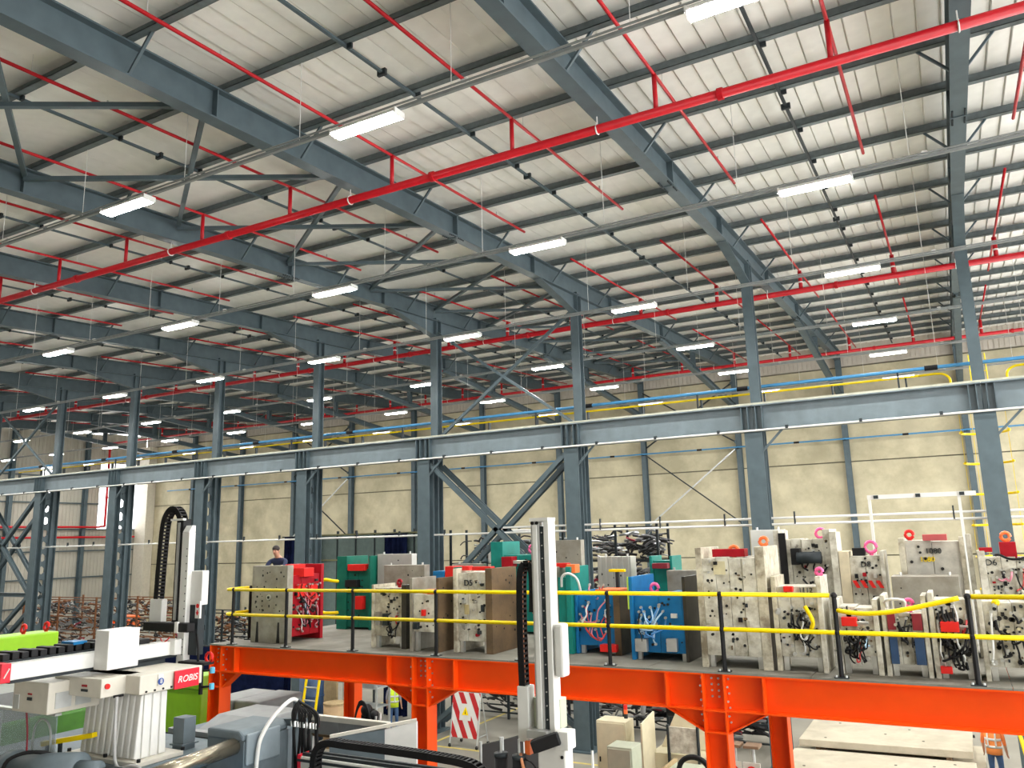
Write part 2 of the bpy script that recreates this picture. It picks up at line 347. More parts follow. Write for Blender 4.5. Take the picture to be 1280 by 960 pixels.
# crane girder and rail, one length per bay
for k in range(-3, 11):
    x0, x1 = XF(k+1), min(XF(k), XR-.1)
    if k == 10: x0 = XE+.4
    t = thing('crane_girder', ((x0+x1)/2, YC1, ZG-GD), 'blue-grey crane girder with pale rail, ' + (('%s span past the ladder cage' % ORD[k]) if k >= 0 else ('%s span from the ladder cage toward the open end' % ORD[-k-1])), 'girder', 'crane girders along the column line')
    m = MB().ibeam((x0+.01, YC1, ZG-GD/2), (x1-.01, YC1, ZG-GD/2), .42, GD, .035, .025); m.build('beam', mat('girder_paint', (.15, .19, .21), .5, 0, .14, 2, 0, stain=(.09, .12, .135), stain_scale=.8), t)
    for xx in (x0+.12, x0+.3, x1-.3, x1-.12): MB().box(xx-.012, xx+.012, YC1-.2, YC1-.015, ZG-GD+.04, ZG-.04).build('stiffener', STEEL, t)
    MB().box(x0, x1, YC1-.06, YC1+.06, ZG, ZG+.08).build('rail', mat('rail_yellowed', (.45, .45, .36), .5), t)
    MB().cyl((x0, YC1-.26, ZG-GD+.0), (x1, YC1-.26, ZG-GD+.0), .03, 8).build('cable_conduit', WHITE, t)
    for j in range(3):
        xx = x0+(x1-x0)*(j+.5)/3; MB().box(xx-.04, xx+.04, YC1-.30, YC1-.2, ZG-GD-.02, ZG-GD+.08).build('conduit_clip', DARK, t)
# blue bus conduit and yellow walkway rail behind the girder
YB = 25.65; YH = 25.95
o = thing('blue_busbar', (-20, YB, 11.1), 'long blue conductor pipe running above the crane girder', 'pipe')
MB().cyl((-60, YB, 11.13), (XR, YB, 11.13), .055, 10).build('pipe', BLUEP, o)
for x in [-.2-5.4*i for i in range(11)]: MB().cyl((x-.17, YB, 11.13), (x+.17, YB, 11.13), .075, 10).build('coupling', BLACK, o)
for k in range(-1, 8): MB().box(XF(k)-2.03, XF(k)-1.98, YB-.03, YB+.03, 10.2, 11.09).build('stand', DARK, o)
for part, (x0, x1) in enumerate(((-46, .25), (1.65, XR))):
    t = thing('walkway_rail', ((x0+x1)/2, YB+.1, ZG), 'yellow tubular handrail on dark posts above the crane girder, ' + ('long run ending at the ladder' if part == 0 else 'short run past the ladder'), 'handrail')
    m = MB(); e = x1 if part == 0 else x0; s = -1 if part == 0 else 1; o_ = x0 if part == 0 else x1
    m.tube([(o_, YH, 10.98), (e+s*.8, YH, 10.98)] , .035, 8, 1)
    m.tube([(e+s*.8, YH, 10.98), (e+s*.25, YH, 10.98), (e+s*.03, YH, 10.85), (e, YH, 10.6), (e, YH, 10.2)], .035, 8, 5); m.tube([(e, YH, 10.55), (e-s*.6, YH+.35, 10.55)], .035, 8, 1)
    m.build('top_rail', YELLOW, t, True)
    x = o_
    while (x < e-.6) if part == 0 else (x > e+.6):
        MB().box(x-.025, x+.025, YH-.02, YH+.1, 10.2, 11.0).build('post', DARK, t); x += 2.05 if part == 0 else -2.05
    MB().box(x0, x1, 25.24, YH+.3, 10.14, 10.21).build('walkway_plate', DARK, t)
# ladder cage behind the first column
t = thing('ladder_cage', (.92, 26.3, 0), 'yellow caged ladder with round hoops behind the crane column', 'ladder')
for s in (-.2, .2): MB().cyl((.97+s, 25.75, 2), (.97+s, 25.75, 11.4), .016, 8).build('stringer', YELLOW, t)
m = MB(); z = 2.2
while z < 11: m.cyl((.77, 25.75, z), (1.17, 25.75, z), .012, 6); z += .3
m.build('rungs', YELLOW, t)
z = 4.9
while z < 10.2:
    m = MB(); m.tube([(.92-.6*math.cos(a), 25.9+.6*math.sin(a), z) for a in [math.pi*i/10 for i in range(-1, 12)]], .035, 6, 1); m.build('hoop', YELLOW, t); z += .86
for a in (.1, .35, .65, .9): MB().box(.92-.6*math.cos(a*math.pi)-.006, .92-.6*math.cos(a*math.pi)+.006, 25.9+.6*math.sin(a*math.pi)-.006, 25.9+.6*math.sin(a*math.pi)+.006, 4.9, 10.0).build('cage_bar', YELLOW, t)
# pipes on the back wall and between the crane column legs
t = thing('blue_wall_pipe', (-20, YW-.55, 11.6), 'thin blue pipe running along the concrete back wall', 'pipe'); MB().cyl((-62, YW-.64, 11.65), (XR, YW-.64, 11.65), .045, 8).build('pipe', BLUEP, t)
for k in range(-2, 11): MB().box(XF(k)-.04, XF(k)+.04, YW-.66, YW-.42, 11.57, 11.62).build('standoff', DARK, t)
for i in range(11): MB().cyl((-2-5.7*i-.15, YW-.64, 11.65), (-2-5.7*i+.15, YW-.64, 11.65), .06, 8).build('coupling', BLACK, t)
for i, z in enumerate((6.80, 6.98)):
    t = thing('white_service_pipe', (-20, 24.72, z), ('lower' if i == 0 else 'upper') + ' white service pipe threading between the crane column legs', 'pipe')
    MB().cyl((XE+.4 if i == 0 else -14.5, 24.72, z), (XR, 24.72, z), .035, 8).build('pipe', WHITE, t)
    for x in [4-2.05*j for j in range(8 if i else 24)]:
        if min(abs(x-XF(k)) for k in range(-2, 11)) > .35: MB().box(x-.02, x+.02, 24.68, 24.76, z, z+.18).build('bracket', DARK, t)
for i, (y, z, x1) in enumerate(((YW-3.2, 8.55, -60), (YW-3.4, 7.7, -58))):
    t = thing('red_wall_pipe', (XE+.5, 40, z), 'red fire pipe along the ribbed end wall, ' + ('higher of the two' if i == 0 else 'lower of the two'), 'pipe')
    MB().cyl((XE+.55, 20, z), (XE+.55, 47.6 if i else 44.2, z), .09, 10).build('run', RED, t)

# ------------------------------------------------------------------ sprinkler pipes
MAINS = [(13.0, zrb(13.0)-.26, .085), (28.9, zrb(28.9)-.22, .10), (44.2, zrb(44.2)-.22, .085)]
BX = [2.03-3.0*i for i in range(-3, 21)]
for n, (y, z, r) in enumerate(MAINS):
    t = thing('sprinkler_main', (-20, y, z), ('thick red sprinkler main crossing below the rafters, nearest the unseen front', 'thick red sprinkler main crossing just behind the crane columns', 'thick red sprinkler main crossing along the top of the back wall')[n], 'pipe')
    MB().cyl((XE+1, y, z), (XR, y, z), r, 14).build('pipe', RED, t, True)
    for x in [3.3-6.1*i for i in range(11)]: MB().cyl((x-.05, y, z), (x+.05, y, z), r*1.28, 14).build('coupling', RED, t)
    for k in range(-2, 11):
        x = XF(k)-.05; m = MB(); m.tube([(x, y+r*1.15*math.cos(a), z+r*1.15*math.sin(a)) for a in [math.tau*i/12 for i in range(12)]], .014, 5, 1, True); m.cyl((x, y, z+r), (x, y, zrb(y)), .012, 5); m.build('hanger_ring', WHITE, t)
    y0, y1 = ((4.2, 19.2), (22.4, 33.6), (36.2, 47.8))[n]
    for x in BX:
        if x < XE+2 or x > XR: continue
        zb = lambda yy: zpb(yy)-.12
        b = thing('sprinkler_branch', (x, y, zb(y)), ('slim red sprinkler branch with heads, fed by the front main', 'slim red sprinkler branch with heads, fed by the main behind the crane columns', 'slim red sprinkler branch with heads, fed by the main at the back wall')[n], 'pipe', ('branches of the front main', 'branches of the middle main', 'branches of the back main')[n])
        MB().cyl((x, y0, zb(y0)), (x, y1, zb(y1)), .034, 8).build('pipe', RED, b, True)
        MB().cyl((x, y, z), (x, y, zb(y)), .045 if n == 0 else .07, 8).build('riser', RED, b, True)
        if n: MB().cyl((x, y, z+.28), (x, y, z+.33), .082, 8).build('riser_collar', WHITE, b)
        yy = y0+1.0
        while yy < y1:
            MB().cyl((x, yy, zb(yy)), (x, yy, zb(yy)+.12), .016, 6).build('sprinkler_head', GALV if (yy-y0) % 2 else RED, b); yy += 3.1
        for f_ in (.18, .62): MB().cyl((x, y0+(y1-y0)*f_, zb(y0+(y1-y0)*f_)), (x, y0+(y1-y0)*f_, zro(y0+(y1-y0)*f_)), .006, 5).build('hanger_rod', WHITE, b)
t = thing('red_down_pipe', (XE+1.2, 44.2, 8.5), 'red vertical fire pipe dropping from the back main near the end wall', 'pipe')
MB().cyl((XE+1.2, 44.2, 8.55), (XE+1.2, 44.2, MAINS[2][1]), .1, 10).build('pipe', RED, t); MB().cyl((XE+1.2, 44.2, 11), (XE+1.2, 44.2, 11.15), .14, 10).build('flange', RED, t); MB().cyl((XE+.55, 44.2, 8.6), (XE+1.2, 44.2, 8.6), .09, 10).build('elbow', RED, t)

# ------------------------------------------------------------------ lighting rows
TRUNK = mat('grey_trunking', (.27, .29, .29), .45, .2, .1)
ROWS = [(9.33, 13.24), (15.4, 13.1), (21.66, 13.2), (28.0, 13.3), (33.9, 13.38), (40.4, 13.5)]
proto = None
for y, z in ROWS:
    t = thing('light_trunking', (-20, y, z), 'grey cable trunking carrying a row of batten lights, ' + {9.33: 'first row from the unseen front', 15.4: 'second row from the unseen front', 21.66: 'third row, just before the crane columns', 28.0: 'fourth row, just behind the crane columns', 33.9: 'second row from the back wall', 40.4: 'row closest to the back wall'}[y], 'trunking')
    MB().box(XE+.6, XR, y-.03, y+.03, z+.055, z+.105).build('channel', TRUNK, t); MB().cyl((XE+.6, y-.06, z+.12), (XR, y-.06, z+.12), .018, 6).build('conduit', TRUNK, t)
    for k in range(-2, 11):
        for dx in (-1.5, 1.6):
            x = XF(k)-2.55+dx
            if x > XR: continue
            if y == 33.9 and k in (2, 7): x += .35
            MB().cyl((x, y, z+.1), (x, y, zpb(y)+.012 if min(abs(y-p+.06) for p in PUR) < .1 else zro(y)), .006, 5).build('suspension_wire', WHITE, t)
        if XF(k)-.7 < XR: MB().box(XF(k)-.75, XF(k)-.65, y-.04, y+.04, z+.10, z+.18).build('junction_box', WHITE, t)
    for k in range(-2, 11):
        x = XF(k)-2.6
        if proto is None:
            b = thing('batten_light', (0, 0, 0), 'lit white batten light hanging under the cable trunking', 'light', 'lit batten lights in rows')
            MB().prism([(-.10, .05), (.10, .05), (.13, 0), (.12, -.02), (-.12, -.02), (-.13, 0)], 'x', -.66, .66).build('housing', WHITE, b)
            MB().prism([(-.12, -.022), (.12, -.022), (.10, -.055), (-.10, -.055)], 'x', -.64, .64).build('diffuser', LIT, b)
            for s in (-1, 1): MB().box(s*.66-.015, s*.66+.015, -.13, .13, -.05, .055).build('end_cap', WHITE, b)
            proto = b; b.location = (x, y, z)
        else: dup(proto, (x, y, z))

# ------------------------------------------------------------------ orange mezzanine
DZ = 4.58
BOLTW = MB().cyl((0, 0, 0), (0, -.02, 0), .016, 6).mesh('bolt'); BOLTW.materials.append(GALV)
def bolt(par, x, y, z):
    o = bpy.data.objects.new('bolt', BOLTW); COL.objects.link(o); o.parent = par; o.location = Vector((x, y, z))-wloc(par)
mz = thing('steel_mezzanine', (-3, 14.5, 0), 'bright orange steel mezzanine frame carrying the stored moulds', 'mezzanine')
BT, BD = DZ-.03, .52
MX = [-13.86, -8.68, -3.43, 1.82, 7.0]
for n, y in enumerate((12.3, 16.55)):
    for x0, x1 in zip(MX[:-1], MX[1:]):
        b = MB().ibeam((x0+.172, y, BT-BD/2), (x1-.172, y, BT-BD/2), .3, BD, .022, .014).build('edge_beam', ORANGE, mz)
        for s, xx in ((1, x0), (-1, x1)):
            L = .72 if xx != MX[0] else .55
            m = MB().prism([(xx+s*.16, BT-BD), (xx+s*L, BT-BD), (xx+s*.16, BT-BD-.30)][::s], 'y', y-.012, y+.012); m.obox((xx+s*.16, y, BT-BD-.31), (xx+s*(L+.03), y, BT-BD), .2, .02); m.build('haunch', ORANGE, mz)
            if n == 0:
                MB().box(xx+s*L-.012, xx+s*L+.012, y-.145, y-.01, BT-BD+.02, BT-.02).build('stiffener', ORANGE, mz)
                for i in range(7):
                    bolt(mz, xx+s*.20, y-.02-(.08 if i % 2 else .0), BT-.08-i*.10)
    for i, x in enumerate(MX):
        MB().ibeam((x, y, 0), (x, y, BT), .30, .34, .022, .014, up=(1,0,0)).build('column', ORANGE, mz)
        MB().box(x-.25, x+.25, y-.25, y+.25, 0, .03).build('base_plate', ORANGE, mz)
        if n == 0:
            for z in (BT-BD, BT-BD-.3): MB().box(x-.15, x+.15, y-.15, y+.15, z-.01, z+.01).build('stiffener', ORANGE, mz)
            for i in range(4):
                for dx in (-.05, .05): bolt(mz, x+dx, y-.012, BT-.08-i*.085)
for x in MX:
    MB().ibeam((x, 12.32, BT-BD/2), (x, 16.53, BT-BD/2), .25, BD-.02, .02, .012).build('cross_beam', ORANGE, mz)
for x in [-12.5+1.3*i for i in range(15)]:
    if min(abs(x-q) for q in MX) > .4: MB().ibeam((x, 12.45, BT-.12), (x, 16.4, BT-.12), .1, .2, .012, .008).build('joist', ORANGE, mz)
DECK = mat('worn_deck', (.235, .225, .19), .7, 0, .15, 2, .05, stain=(.11, .10, .08), stain_scale=1.2, stain_amt=.6)
dk = thing('mezzanine_deck', (-3, 14.5, BT), 'worn grey mezzanine deck of wide plates on the orange frame', 'deck')
x = -14.05
while x < 7.0:
    MB().box(x+.004, min(x+2.4, 7.2)-.004, 12.15, 16.95, BT+.002, DZ).build('deck_plate', DECK, dk); x += 2.4
# railing
rl = thing('guard_rail', (-6, 12.3, DZ), 'yellow guard rail on black posts along the mezzanine edge, top rail bent near its end', 'railing')
PX = [-13.45, -11.95, -10.25, -8.35, -6.65, -5.05, -3.25, -1.65, -.02, 1.7, 3.4, 5.1]
YR = 12.21
HT, HM = 1.10, .60
for i, x in enumerate(PX + [-13.75]):
    yy = YR if i < len(PX) else 12.95
    p = MB().cyl((x, yy, DZ), (x, yy, DZ+HT+.02), .033, 8).build('post', BLACK, rl); MB().box(x-.09, x+.09, yy-.06, yy+.06, DZ, DZ+.015).build('foot_plate', DARK, p)
    for s in (-1, 1): MB().cyl((x+s*.065, yy-.03, DZ+.015), (x+s*.065, yy-.03, DZ+.04), .018, 6).build('foot_bolt', GALV, p)
    for h in (HT, HM): MB().ball((x, yy, DZ+h), .045, 8, 5).build('rail_clamp', BLACK, p)
for h in (HT, HM):
    m = MB(); e = PX[7]-.06 if h == HT else 6.8
    m.tube([(-13.75, 13.4, DZ+h), (-13.78, 12.6, DZ+h), (-13.7, 12.28, DZ+h), (-13.45, YR, DZ+h)], .032, 8, 5); m.tube([(-13.45, YR, DZ+h), (e, YR, DZ+h)], .032, 8, 1); m.build('rail_run', YELLOW, rl, True)
MB().tube([(PX[7]+.02, YR, DZ+HT-.20), (PX[7]+.35, YR-.03, DZ+HT-.235), (PX[7]+.8, YR-.03, DZ+HT-.19), (PX[8]-.1, YR, DZ+HT-.02)], .032, 8, 6).build('bent_rail', YELLOW, rl, True)
MB().tube([(PX[8]+.04, YR, DZ+HT), (6.8, YR, DZ+HT)], .032, 8, 1).build('rail_run', YELLOW, rl, True)

# ------------------------------------------------------------------ injection moulds
OFFW = mat('worn_white_paint', (.60, .56, .44), .55, 0, .10, 5, .05, stain=(.17, .13, .08), stain_scale=3.2, stain_amt=.85)
WHT2 = mat('clean_white_paint', (.66, .64, .55), .45, 0, .08, 4, 0, stain=(.26, .22, .15), stain_scale=4.5, stain_amt=.75)
GREYP = mat('milled_grey_plate', (.34, .32, .27), .5, .2, .15, 4, .05, stain=(.15, .125, .085), stain_scale=2.6, stain_amt=.5)
RUST = mat('rusty_brown_plate', (.17, .105, .05), .75, 0, .3, 5, .1, stain=(.035, .026, .016), stain_scale=2.5, stain_amt=.7)
DKPL = mat('dark_steel_plate', (.045, .04, .032), .5, .2, .3)  # near-black tone for the dark right sides of some moulds
REDM = mat('red_mould_paint', (.34, .006, .014), .4, 0, .15, spec=.25)
BRED = mat('bright_red_paint', (.70, .022, .018), .4, 0, .06, spec=.25)
DRED = mat('maroon_paint', (.22, .012, .025), .45, 0, .1)
GREEN = mat('green_mould_paint', (.010, .145, .10), .4, 0, .12, spec=.25)
TEAL = mat('teal_mould_paint', (.012, .22, .185), .4, 0, .12, spec=.25)
BLUEM = mat('blue_mould_paint', (.012, .165, .40), .4, 0, .12, spec=.25)
NAVY = mat('navy_paint', (.02, .055, .13), .45, 0, .1)
PINK = mat('pink_eyebolt', (.9, .12, .33), .4, 0, .08)
FRED = mat('orange_red_eyebolt', (.9, .18, .04), .4, 0, .08)
HOLE = mat('bolt_hole', (.012, .011, .010), .8, 0, 0)
HOSE = dict(k=BLACK, b=mat('blue_hose', (.08, .28, .62), .35, 0, .05), r=mat('red_hose', (.6, .05, .05), .35, 0, .05), w=mat('white_hose', (.75, .76, .74), .35, 0, .05), l=mat('pale_blue_hose', (.42, .62, .8), .35, 0, .05), p=mat('rose_hose', (.6, .22, .28), .4, 0, .05))
SILV = mat('bright_fitting', (.6, .6, .58), .3, .7, .1)

def holes(par, face, a0, a1, z0, z1, pos, n, rr=(.010, .026), seed=0, m=HOLE, name='bolt_holes'):
    q = random.Random(seed); b = MB()
    for i in range(n):
        a = q.uniform(a0, a1); z = q.uniform(z0, z1); r = q.uniform(*rr)
        if q.random() < .35: a = a0+(a1-a0)*round((a-a0)/(a1-a0)*4)/4
        if face == 'front': b.cyl((a, pos+.06, z), (a, pos-.004, z), r, 7)
        else: b.cyl((pos-.06, a, z), (pos+.004, a, z), r, 7)
    o = b.build(name, m, par); o['kind'] = 'stuff'; return o
def hoses(par, face, a0, a1, z0, z1, pos, cols, seed=0, r=.013, loop=.10):
    q = random.Random(seed)
    for c in cols:
        a = q.uniform(a0, a1); z = q.uniform(z0+(z1-z0)*.45, z1); e = q.uniform(a0, a1); ze = q.uniform(z0, z1)
        lo = max(z0-.06, min(z, ze)-q.uniform(.05, .3)); pts = []
        mid = [(a+(e-a)*t+q.uniform(-.05, .05), z+(ze-z)*t-(min(z, ze)-lo)*math.sin(math.pi*t)+q.uniform(-.04, .04)) for t in (.2, .4, .6, .8)]
        for i, (u, v) in enumerate([(a, z)]+mid+[(e, ze)]):
            d = 0 if i in (0, 5) else q.uniform(.03, loop)
            pts.append((u, pos-d, v) if face == 'front' else (pos+d, u, v))
        MB().tube(pts, r*q.uniform(.75, 1.25), 6, 4).build('hose', HOSE[c], par, True)
        for u, v in ((a, z), (e, ze)):
            MB().cyl((u, pos, v) if face == 'front' else (pos, u, v), (u, pos-.05, v) if face == 'front' else (pos+.05, u, v), r*1.7, 6).build('hose_fitting', SILV, par)
def fittings(par, face, a0, a1, z0, z1, pos, n, seed=0):
    q = random.Random(seed)
    for i in range(n):
        a, z = q.uniform(a0, a1), q.uniform(z0, z1); w, h, d = q.uniform(.015, .06), q.uniform(.015, .07), q.uniform(.015, .05); m = q.choices([DARK, SILV, BLACK, RUST, REDM, GREYP], [4, 3, 4, 2, 1, 2])[0]
        if q.random() < .35: o = MB().cyl((a, pos+.06, z), (a, pos-d, z), w*.5, 8) if face == 'front' else MB().cyl((pos-.06, a, z), (pos+d, a, z), w*.5, 8)
        else: o = MB().box(a-w/2, a+w/2, pos-d, pos+.06, z-h/2, z+h/2) if face == 'front' else MB().box(pos-.06, pos+d, a-w/2, a+w/2, z-h/2, z+h/2)
        o.build('fitting', m, par)
def eyebolt(par, x, y, z, m=PINK, r=.07):
    MB().cyl((x, y, z-.09), (x, y, z+.04), .035, 8).build('eyebolt_shank', m, par)
    MB().tube([(x+r*math.cos(a), y+.15*r*math.sin(a), z+.03+r+r*math.sin(a)) for a in [math.tau*i/12 for i in range(12)]], .028, 7, 1, True).build('eyebolt_ring', m, par, True)
def mould(label, X0, X1, Y0, Y1, top, pl=OFFW, blk=OFFW, pr=None, tl=.07, tr=.07, bt=None, bb=.14, inset=.05, slabs=3, axis='x', zb=DZ, feet=True, seed=1, group=None):
    pr = pr or pl; bt = top-.06 if bt is None else bt
    t = thing('injection_mould', ((X0+X1)/2, (Y0+Y1)/2, zb), label, 'mould', group)
    q = random.Random(seed)
    def bx(u0, u1, v0, v1, z0, z1): return MB().box(u0, u1, v0, v1, z0, z1) if axis == 'x' else MB().box(v0, v1, u0, u1, z0, z1)
    u0, u1, v0, v1 = (X0, X1, Y0, Y1) if axis == 'x' else (Y0, Y1, X0, X1)
    if tl: bx(u0, u0+tl, v0, v1, zb+(.0 if not feet else .0), top).build('clamp_plate', pl, t, bevel=.006)
    if tr: bx(u1-tr, u1, v0, v1, zb, top).build('clamp_plate', pr, t, bevel=.006)
    a, b = u0+tl, u1-tr; cuts = [a+(b-a)*i/slabs for i in range(slabs+1)]
    for i in range(slabs):
        ii = inset+q.uniform(-.012, .012)
        bx(cuts[i]+.003, cuts[i+1]-.003, v0+ii, v1-.04, zb+bb, bt-q.uniform(0, .03)).build('mould_slab', blk, t, bevel=.005)
    if feet:
        for u in (a+.05, b-.05):
            bx(u-.035, u+.035, v0+.08, v0+.15, zb, zb+bb+.01).build('foot', SILV, t)
    return t
def block(par, name, m, x0, x1, y0, y1, z0, z1, bevel=.006): return MB().box(x0, x1, y0, y1, z0, z1).build(name, m, par, bevel=bevel)

# grey plate mould with red body, turned sideways at the left end
t = mould('grey drilled plate mould with red hose-covered side, beside the person', -13.36, -12.35, 12.62, 13.72, 6.15, GREYP, REDM, REDM, .17, .09, bt=5.95, bb=.12, axis='y', feet=False, seed=3)
holes(t, 'front', -13.25, -12.45, 5.15, 6.05, 12.62, 34, seed=4); MB().cyl((-12.86, 12.63, 5.50), (-12.86, 12.60, 5.50), .055, 14).build('locating_ring', SILV, t); MB().cyl((-12.86, 12.61, 5.50), (-12.86, 12.595, 5.50), .03, 12).build('locating_hole', HOLE, t)
for x in (-13.17, -12.57): MB().prism([(x-.045, DZ+.01), (x+.045, DZ+.01), (x+.02, DZ+.42), (x-.02, DZ+.42)], 'y', 12.615, 12.64).build('clamp_slot', HOLE, t)
hoses(t, 'side', 12.85, 13.6, 4.8, 5.75, -12.37, 'kprkrkplkr', seed=8, loop=.09); hoses(t, 'side', 12.85, 13.6, 4.75, 5.8, -12.37, 'kkpkwkpkkrkk', seed=88, loop=.1); fittings(t, 'side', 12.85, 13.6, 4.8, 5.85, -12.37, 14, 3); block(t, 'lifting_bar', BRED, -12.95, -12.25, 13.0, 13.3, 5.90, 6.08); block(t, 'lifting_bar', BRED, -12.75, -12.55, 12.95, 13.35, 6.08, 6.16)
block(t, 'manifold', BRED, -12.42, -12.32, 12.9, 13.15, 5.5, 5.75); block(t, 'manifold', BRED, -12.42, -12.32, 13.3, 13.5, 5.45, 5.72); holes(t, 'side', 12.85, 13.6, 4.8, 5.85, -12.37, 14, seed=9)
# green mould
t = mould('dark green mould with red clamp and black fittings', -13.27, -12.25, 15.2, 16.0, 6.27, GREEN, GREEN, GREEN, .30, .05, bt=6.0, seed=5, feet=False, bb=.05, slabs=2)
block(t, 'red_bar', BRED, -12.9, -12.4, 15.15, 15.32, 5.93, 6.08); block(t, 'red_clamp', BRED, -12.62, -12.42, 15.1, 15.25, 5.05, 5.35); block(t, 'black_block', BLACK, -12.95, -12.6, 15.12, 15.3, 5.55, 5.72); holes(t, 'front', -12.95, -12.4, 4.8, 5.9, 15.25, 16, seed=6)
MB().tube([(-13.22, 15.22, 5.68), (-13.35, 15.12, 5.7), (-13.55, 15.05, 5.72), (-13.68, 15.0, 5.55), (-13.7, 15.0, 5.2), (-13.6, 15.05, 4.98), (-13.35, 15.12, 4.95), (-13.22, 15.22, 4.96)], .04, 8, 5).build('yellow_handle', YELLOW, t, True)
def plate(label, X0, X1, Y0, Y1, top, m, seed=1, nh=8, lean=0, feet=False, ribs=0):
    t = thing('mould_plate', ((X0+X1)/2, (Y0+Y1)/2, DZ), label, 'plate')
    block(t, 'slab', m, X0, X1, Y0, Y1, DZ, top)
    holes(t, 'front', X0+.08, X1-.08, max(DZ+.6, top-.6), top-.08, Y0, nh, seed=seed)
    for x in (X0+.12, X1-.12): MB().cyl((x, (Y0+Y1)/2, top), (x, (Y0+Y1)/2, top+.05), .022, 8).build('lifting_pin', SILV, t)
    for i in range(ribs): x = X0+(X1-X0)*(i+.5)/ribs; block(t, 'rib', m, x-.02, x+.02, Y0-.02, Y0, DZ+.2, top, 0)
    return t
plate('tall smooth grey steel plate beside the dark green mould', -12.2, -11.2, 15.4, 15.6, 6.30, mat('pale_plate', (.46, .46, .43), .4, .2, .08), 3, 5)
plate('brown stained steel plate behind the small white moulds', -11.38, -10.28, 14.6, 14.8, 6.07, GREYP, 5, 8)
plate('low brown plate end behind the blue and red blocks', -10.25, -9.45, 15.7, 15.85, 6.05, GREYP, 6, 5)
t = mould('small white mould with meters and cables, dark right plate', -10.24, -9.40, 12.75, 13.45, 5.76, OFFW, OFFW, DKPL, .05, .12, seed=7, slabs=2, bb=.22)
holes(t, 'front', -10.12, -9.6, 5.0, 5.65, 12.79, 20, seed=2); fittings(t, 'front', -10.12, -9.6, 4.9, 5.65, 12.80, 10, 4); hoses(t, 'front', -9.85, -9.6, 4.75, 5.35, 12.8, 'kkrkk', seed=4); block(t, 'counter_box', DARK, -9.95, -9.83, 12.72, 12.82, 5.0, 5.22); block(t, 'counter_box', GREYP, -10.12, -10.02, 12.72, 12.82, 5.0, 5.25); eyebolt(t, -9.75, 13.0, 5.72, REDM, .045)
t = mould('white boxed mould between two tall brown-sided plates', -9.18, -8.52, 12.55, 13.35, 5.90, GREYP, WHT2, RUST, .06, .06, bt=5.62, bb=.35, inset=.03, seed=9, slabs=2)
holes(t, 'front', -9.06, -8.66, 5.0, 5.55, 12.57, 10, seed=3); block(t, 'counter_box', DARK, -9.07, -8.97, 12.50, 12.6, 4.98, 5.1); block(t, 'red_knob', BRED, -8.88, -8.82, 12.50, 12.58, 5.22, 5.33, 0); block(t, 'orange_cap', FRED, -8.95, -8.7, 12.65, 12.9, 5.60, 5.68); holes(t, 'side', 12.7, 13.25, 4.8, 5.8, -8.52, 10, seed=12)
t = thing('mould_insert_row', (-9.9, 15.2, DZ), 'row of small blue, red and green mould blocks on a stand', 'mould')
block(t, 'stand', GREYP, -10.3, -9.35, 14.9, 15.5, DZ, 5.75)
for x0, x1, z, m in ((-10.3, -10.0, 5.92, BLUEM), (-9.98, -9.78, 6.02, BRED), (-9.75, -9.4, 6.0, GREEN)): block(t, 'mould_block', m, x0, x1, 14.95, 15.4, 5.75, z)
t = mould('broad white mould marked D5 with rusty brown right plate', -8.29, -7.46, 12.68, 13.6, 6.06, OFFW, WHT2, RUST, .08, .14, seed=11, slabs=3, bb=.2)
holes(t, 'front', -8.15, -7.65, 4.95, 5.66, 12.71, 22, seed=5); fittings(t, 'front', -8.18, -7.62, 4.85, 5.68, 12.70, 14, 5); fittings(t, 'front', -7.82, -7.62, 5.7, 5.85, 12.70, 5, 55); text('lettering', 'D5', .15, DARK, t, (-7.98, 12.716, 5.80), depth=.02); block(t, 'red_bar', BRED, -7.95, -7.55, 12.8, 12.95, 6.02, 6.09); block(t, 'name_plate', mat('brass_plate', (.42, .34, .17), .5), -8.05, -7.97, 12.68, 12.72, 5.25, 5.42, 0); block(t, 'latch', DARK, -7.7, -7.65, 12.68, 12.72, 5.3, 5.42, 0); holes(t, 'side', 12.8, 13.5, 4.9, 5.9, -7.46, 12, seed=15)
block(t, 'red_bar', BRED, -8.2, -8.05, 12.85, 13.0, 6.02, 6.10)
t = mould('teal mould with pink eyebolt standing behind the white D5 mould', -9.13, -8.05, 15.5, 16.3, 6.52, TEAL, TEAL, TEAL, .3, .05, bt=6.25, seed=13, slabs=2, feet=False, bb=.05)
holes(t, 'front', -8.8, -8.1, 5.8, 6.2, 15.52, 8, seed=4); block(t, 'red_cylinder_block', REDM, -8.75, -8.5, 15.3, 15.6, 5.98, 6.2); block(t, 'chrome_rod', SILV, -8.5, -8.15, 15.36, 15.44, 6.05, 6.12); eyebolt(t, -8.25, 15.8, 6.24, PINK, .08)
plate('tall grey drilled plate beside the teal mould', -7.85, -6.95, 15.5, 15.68, 6.52, GREYP, 8, 9)
t = mould('grey plate mould with teal side and white hose loop', -6.72, -6.12, 13.15, 13.95, 6.06, GREYP, TEAL, TEAL, .32, .10, bt=5.9, seed=17, slabs=1, bb=.1, feet=False)
holes(t, 'front', -6.66, -6.44, 4.8, 5.95, 13.15, 10, seed=7); block(t, 'red_bar', BRED, -6.7, -6.25, 13.3, 13.45, 6.04, 6.12); block(t, 'orange_clamp', FRED, -6.22, -6.05, 13.2, 13.4, 5.95, 6.10)
MB().tube([(-6.28, 13.1, 5.72), (-6.22, 13.02, 5.9), (-6.08, 13.0, 5.95), (-5.95, 13.05, 5.85), (-5.93, 13.15, 5.6)], .022, 7, 5).build('hose_loop', HOSE['w'], t, True); block(t, 'red_foot', BRED, -6.4, -6.25, 13.1, 13.3, DZ, DZ+.12)
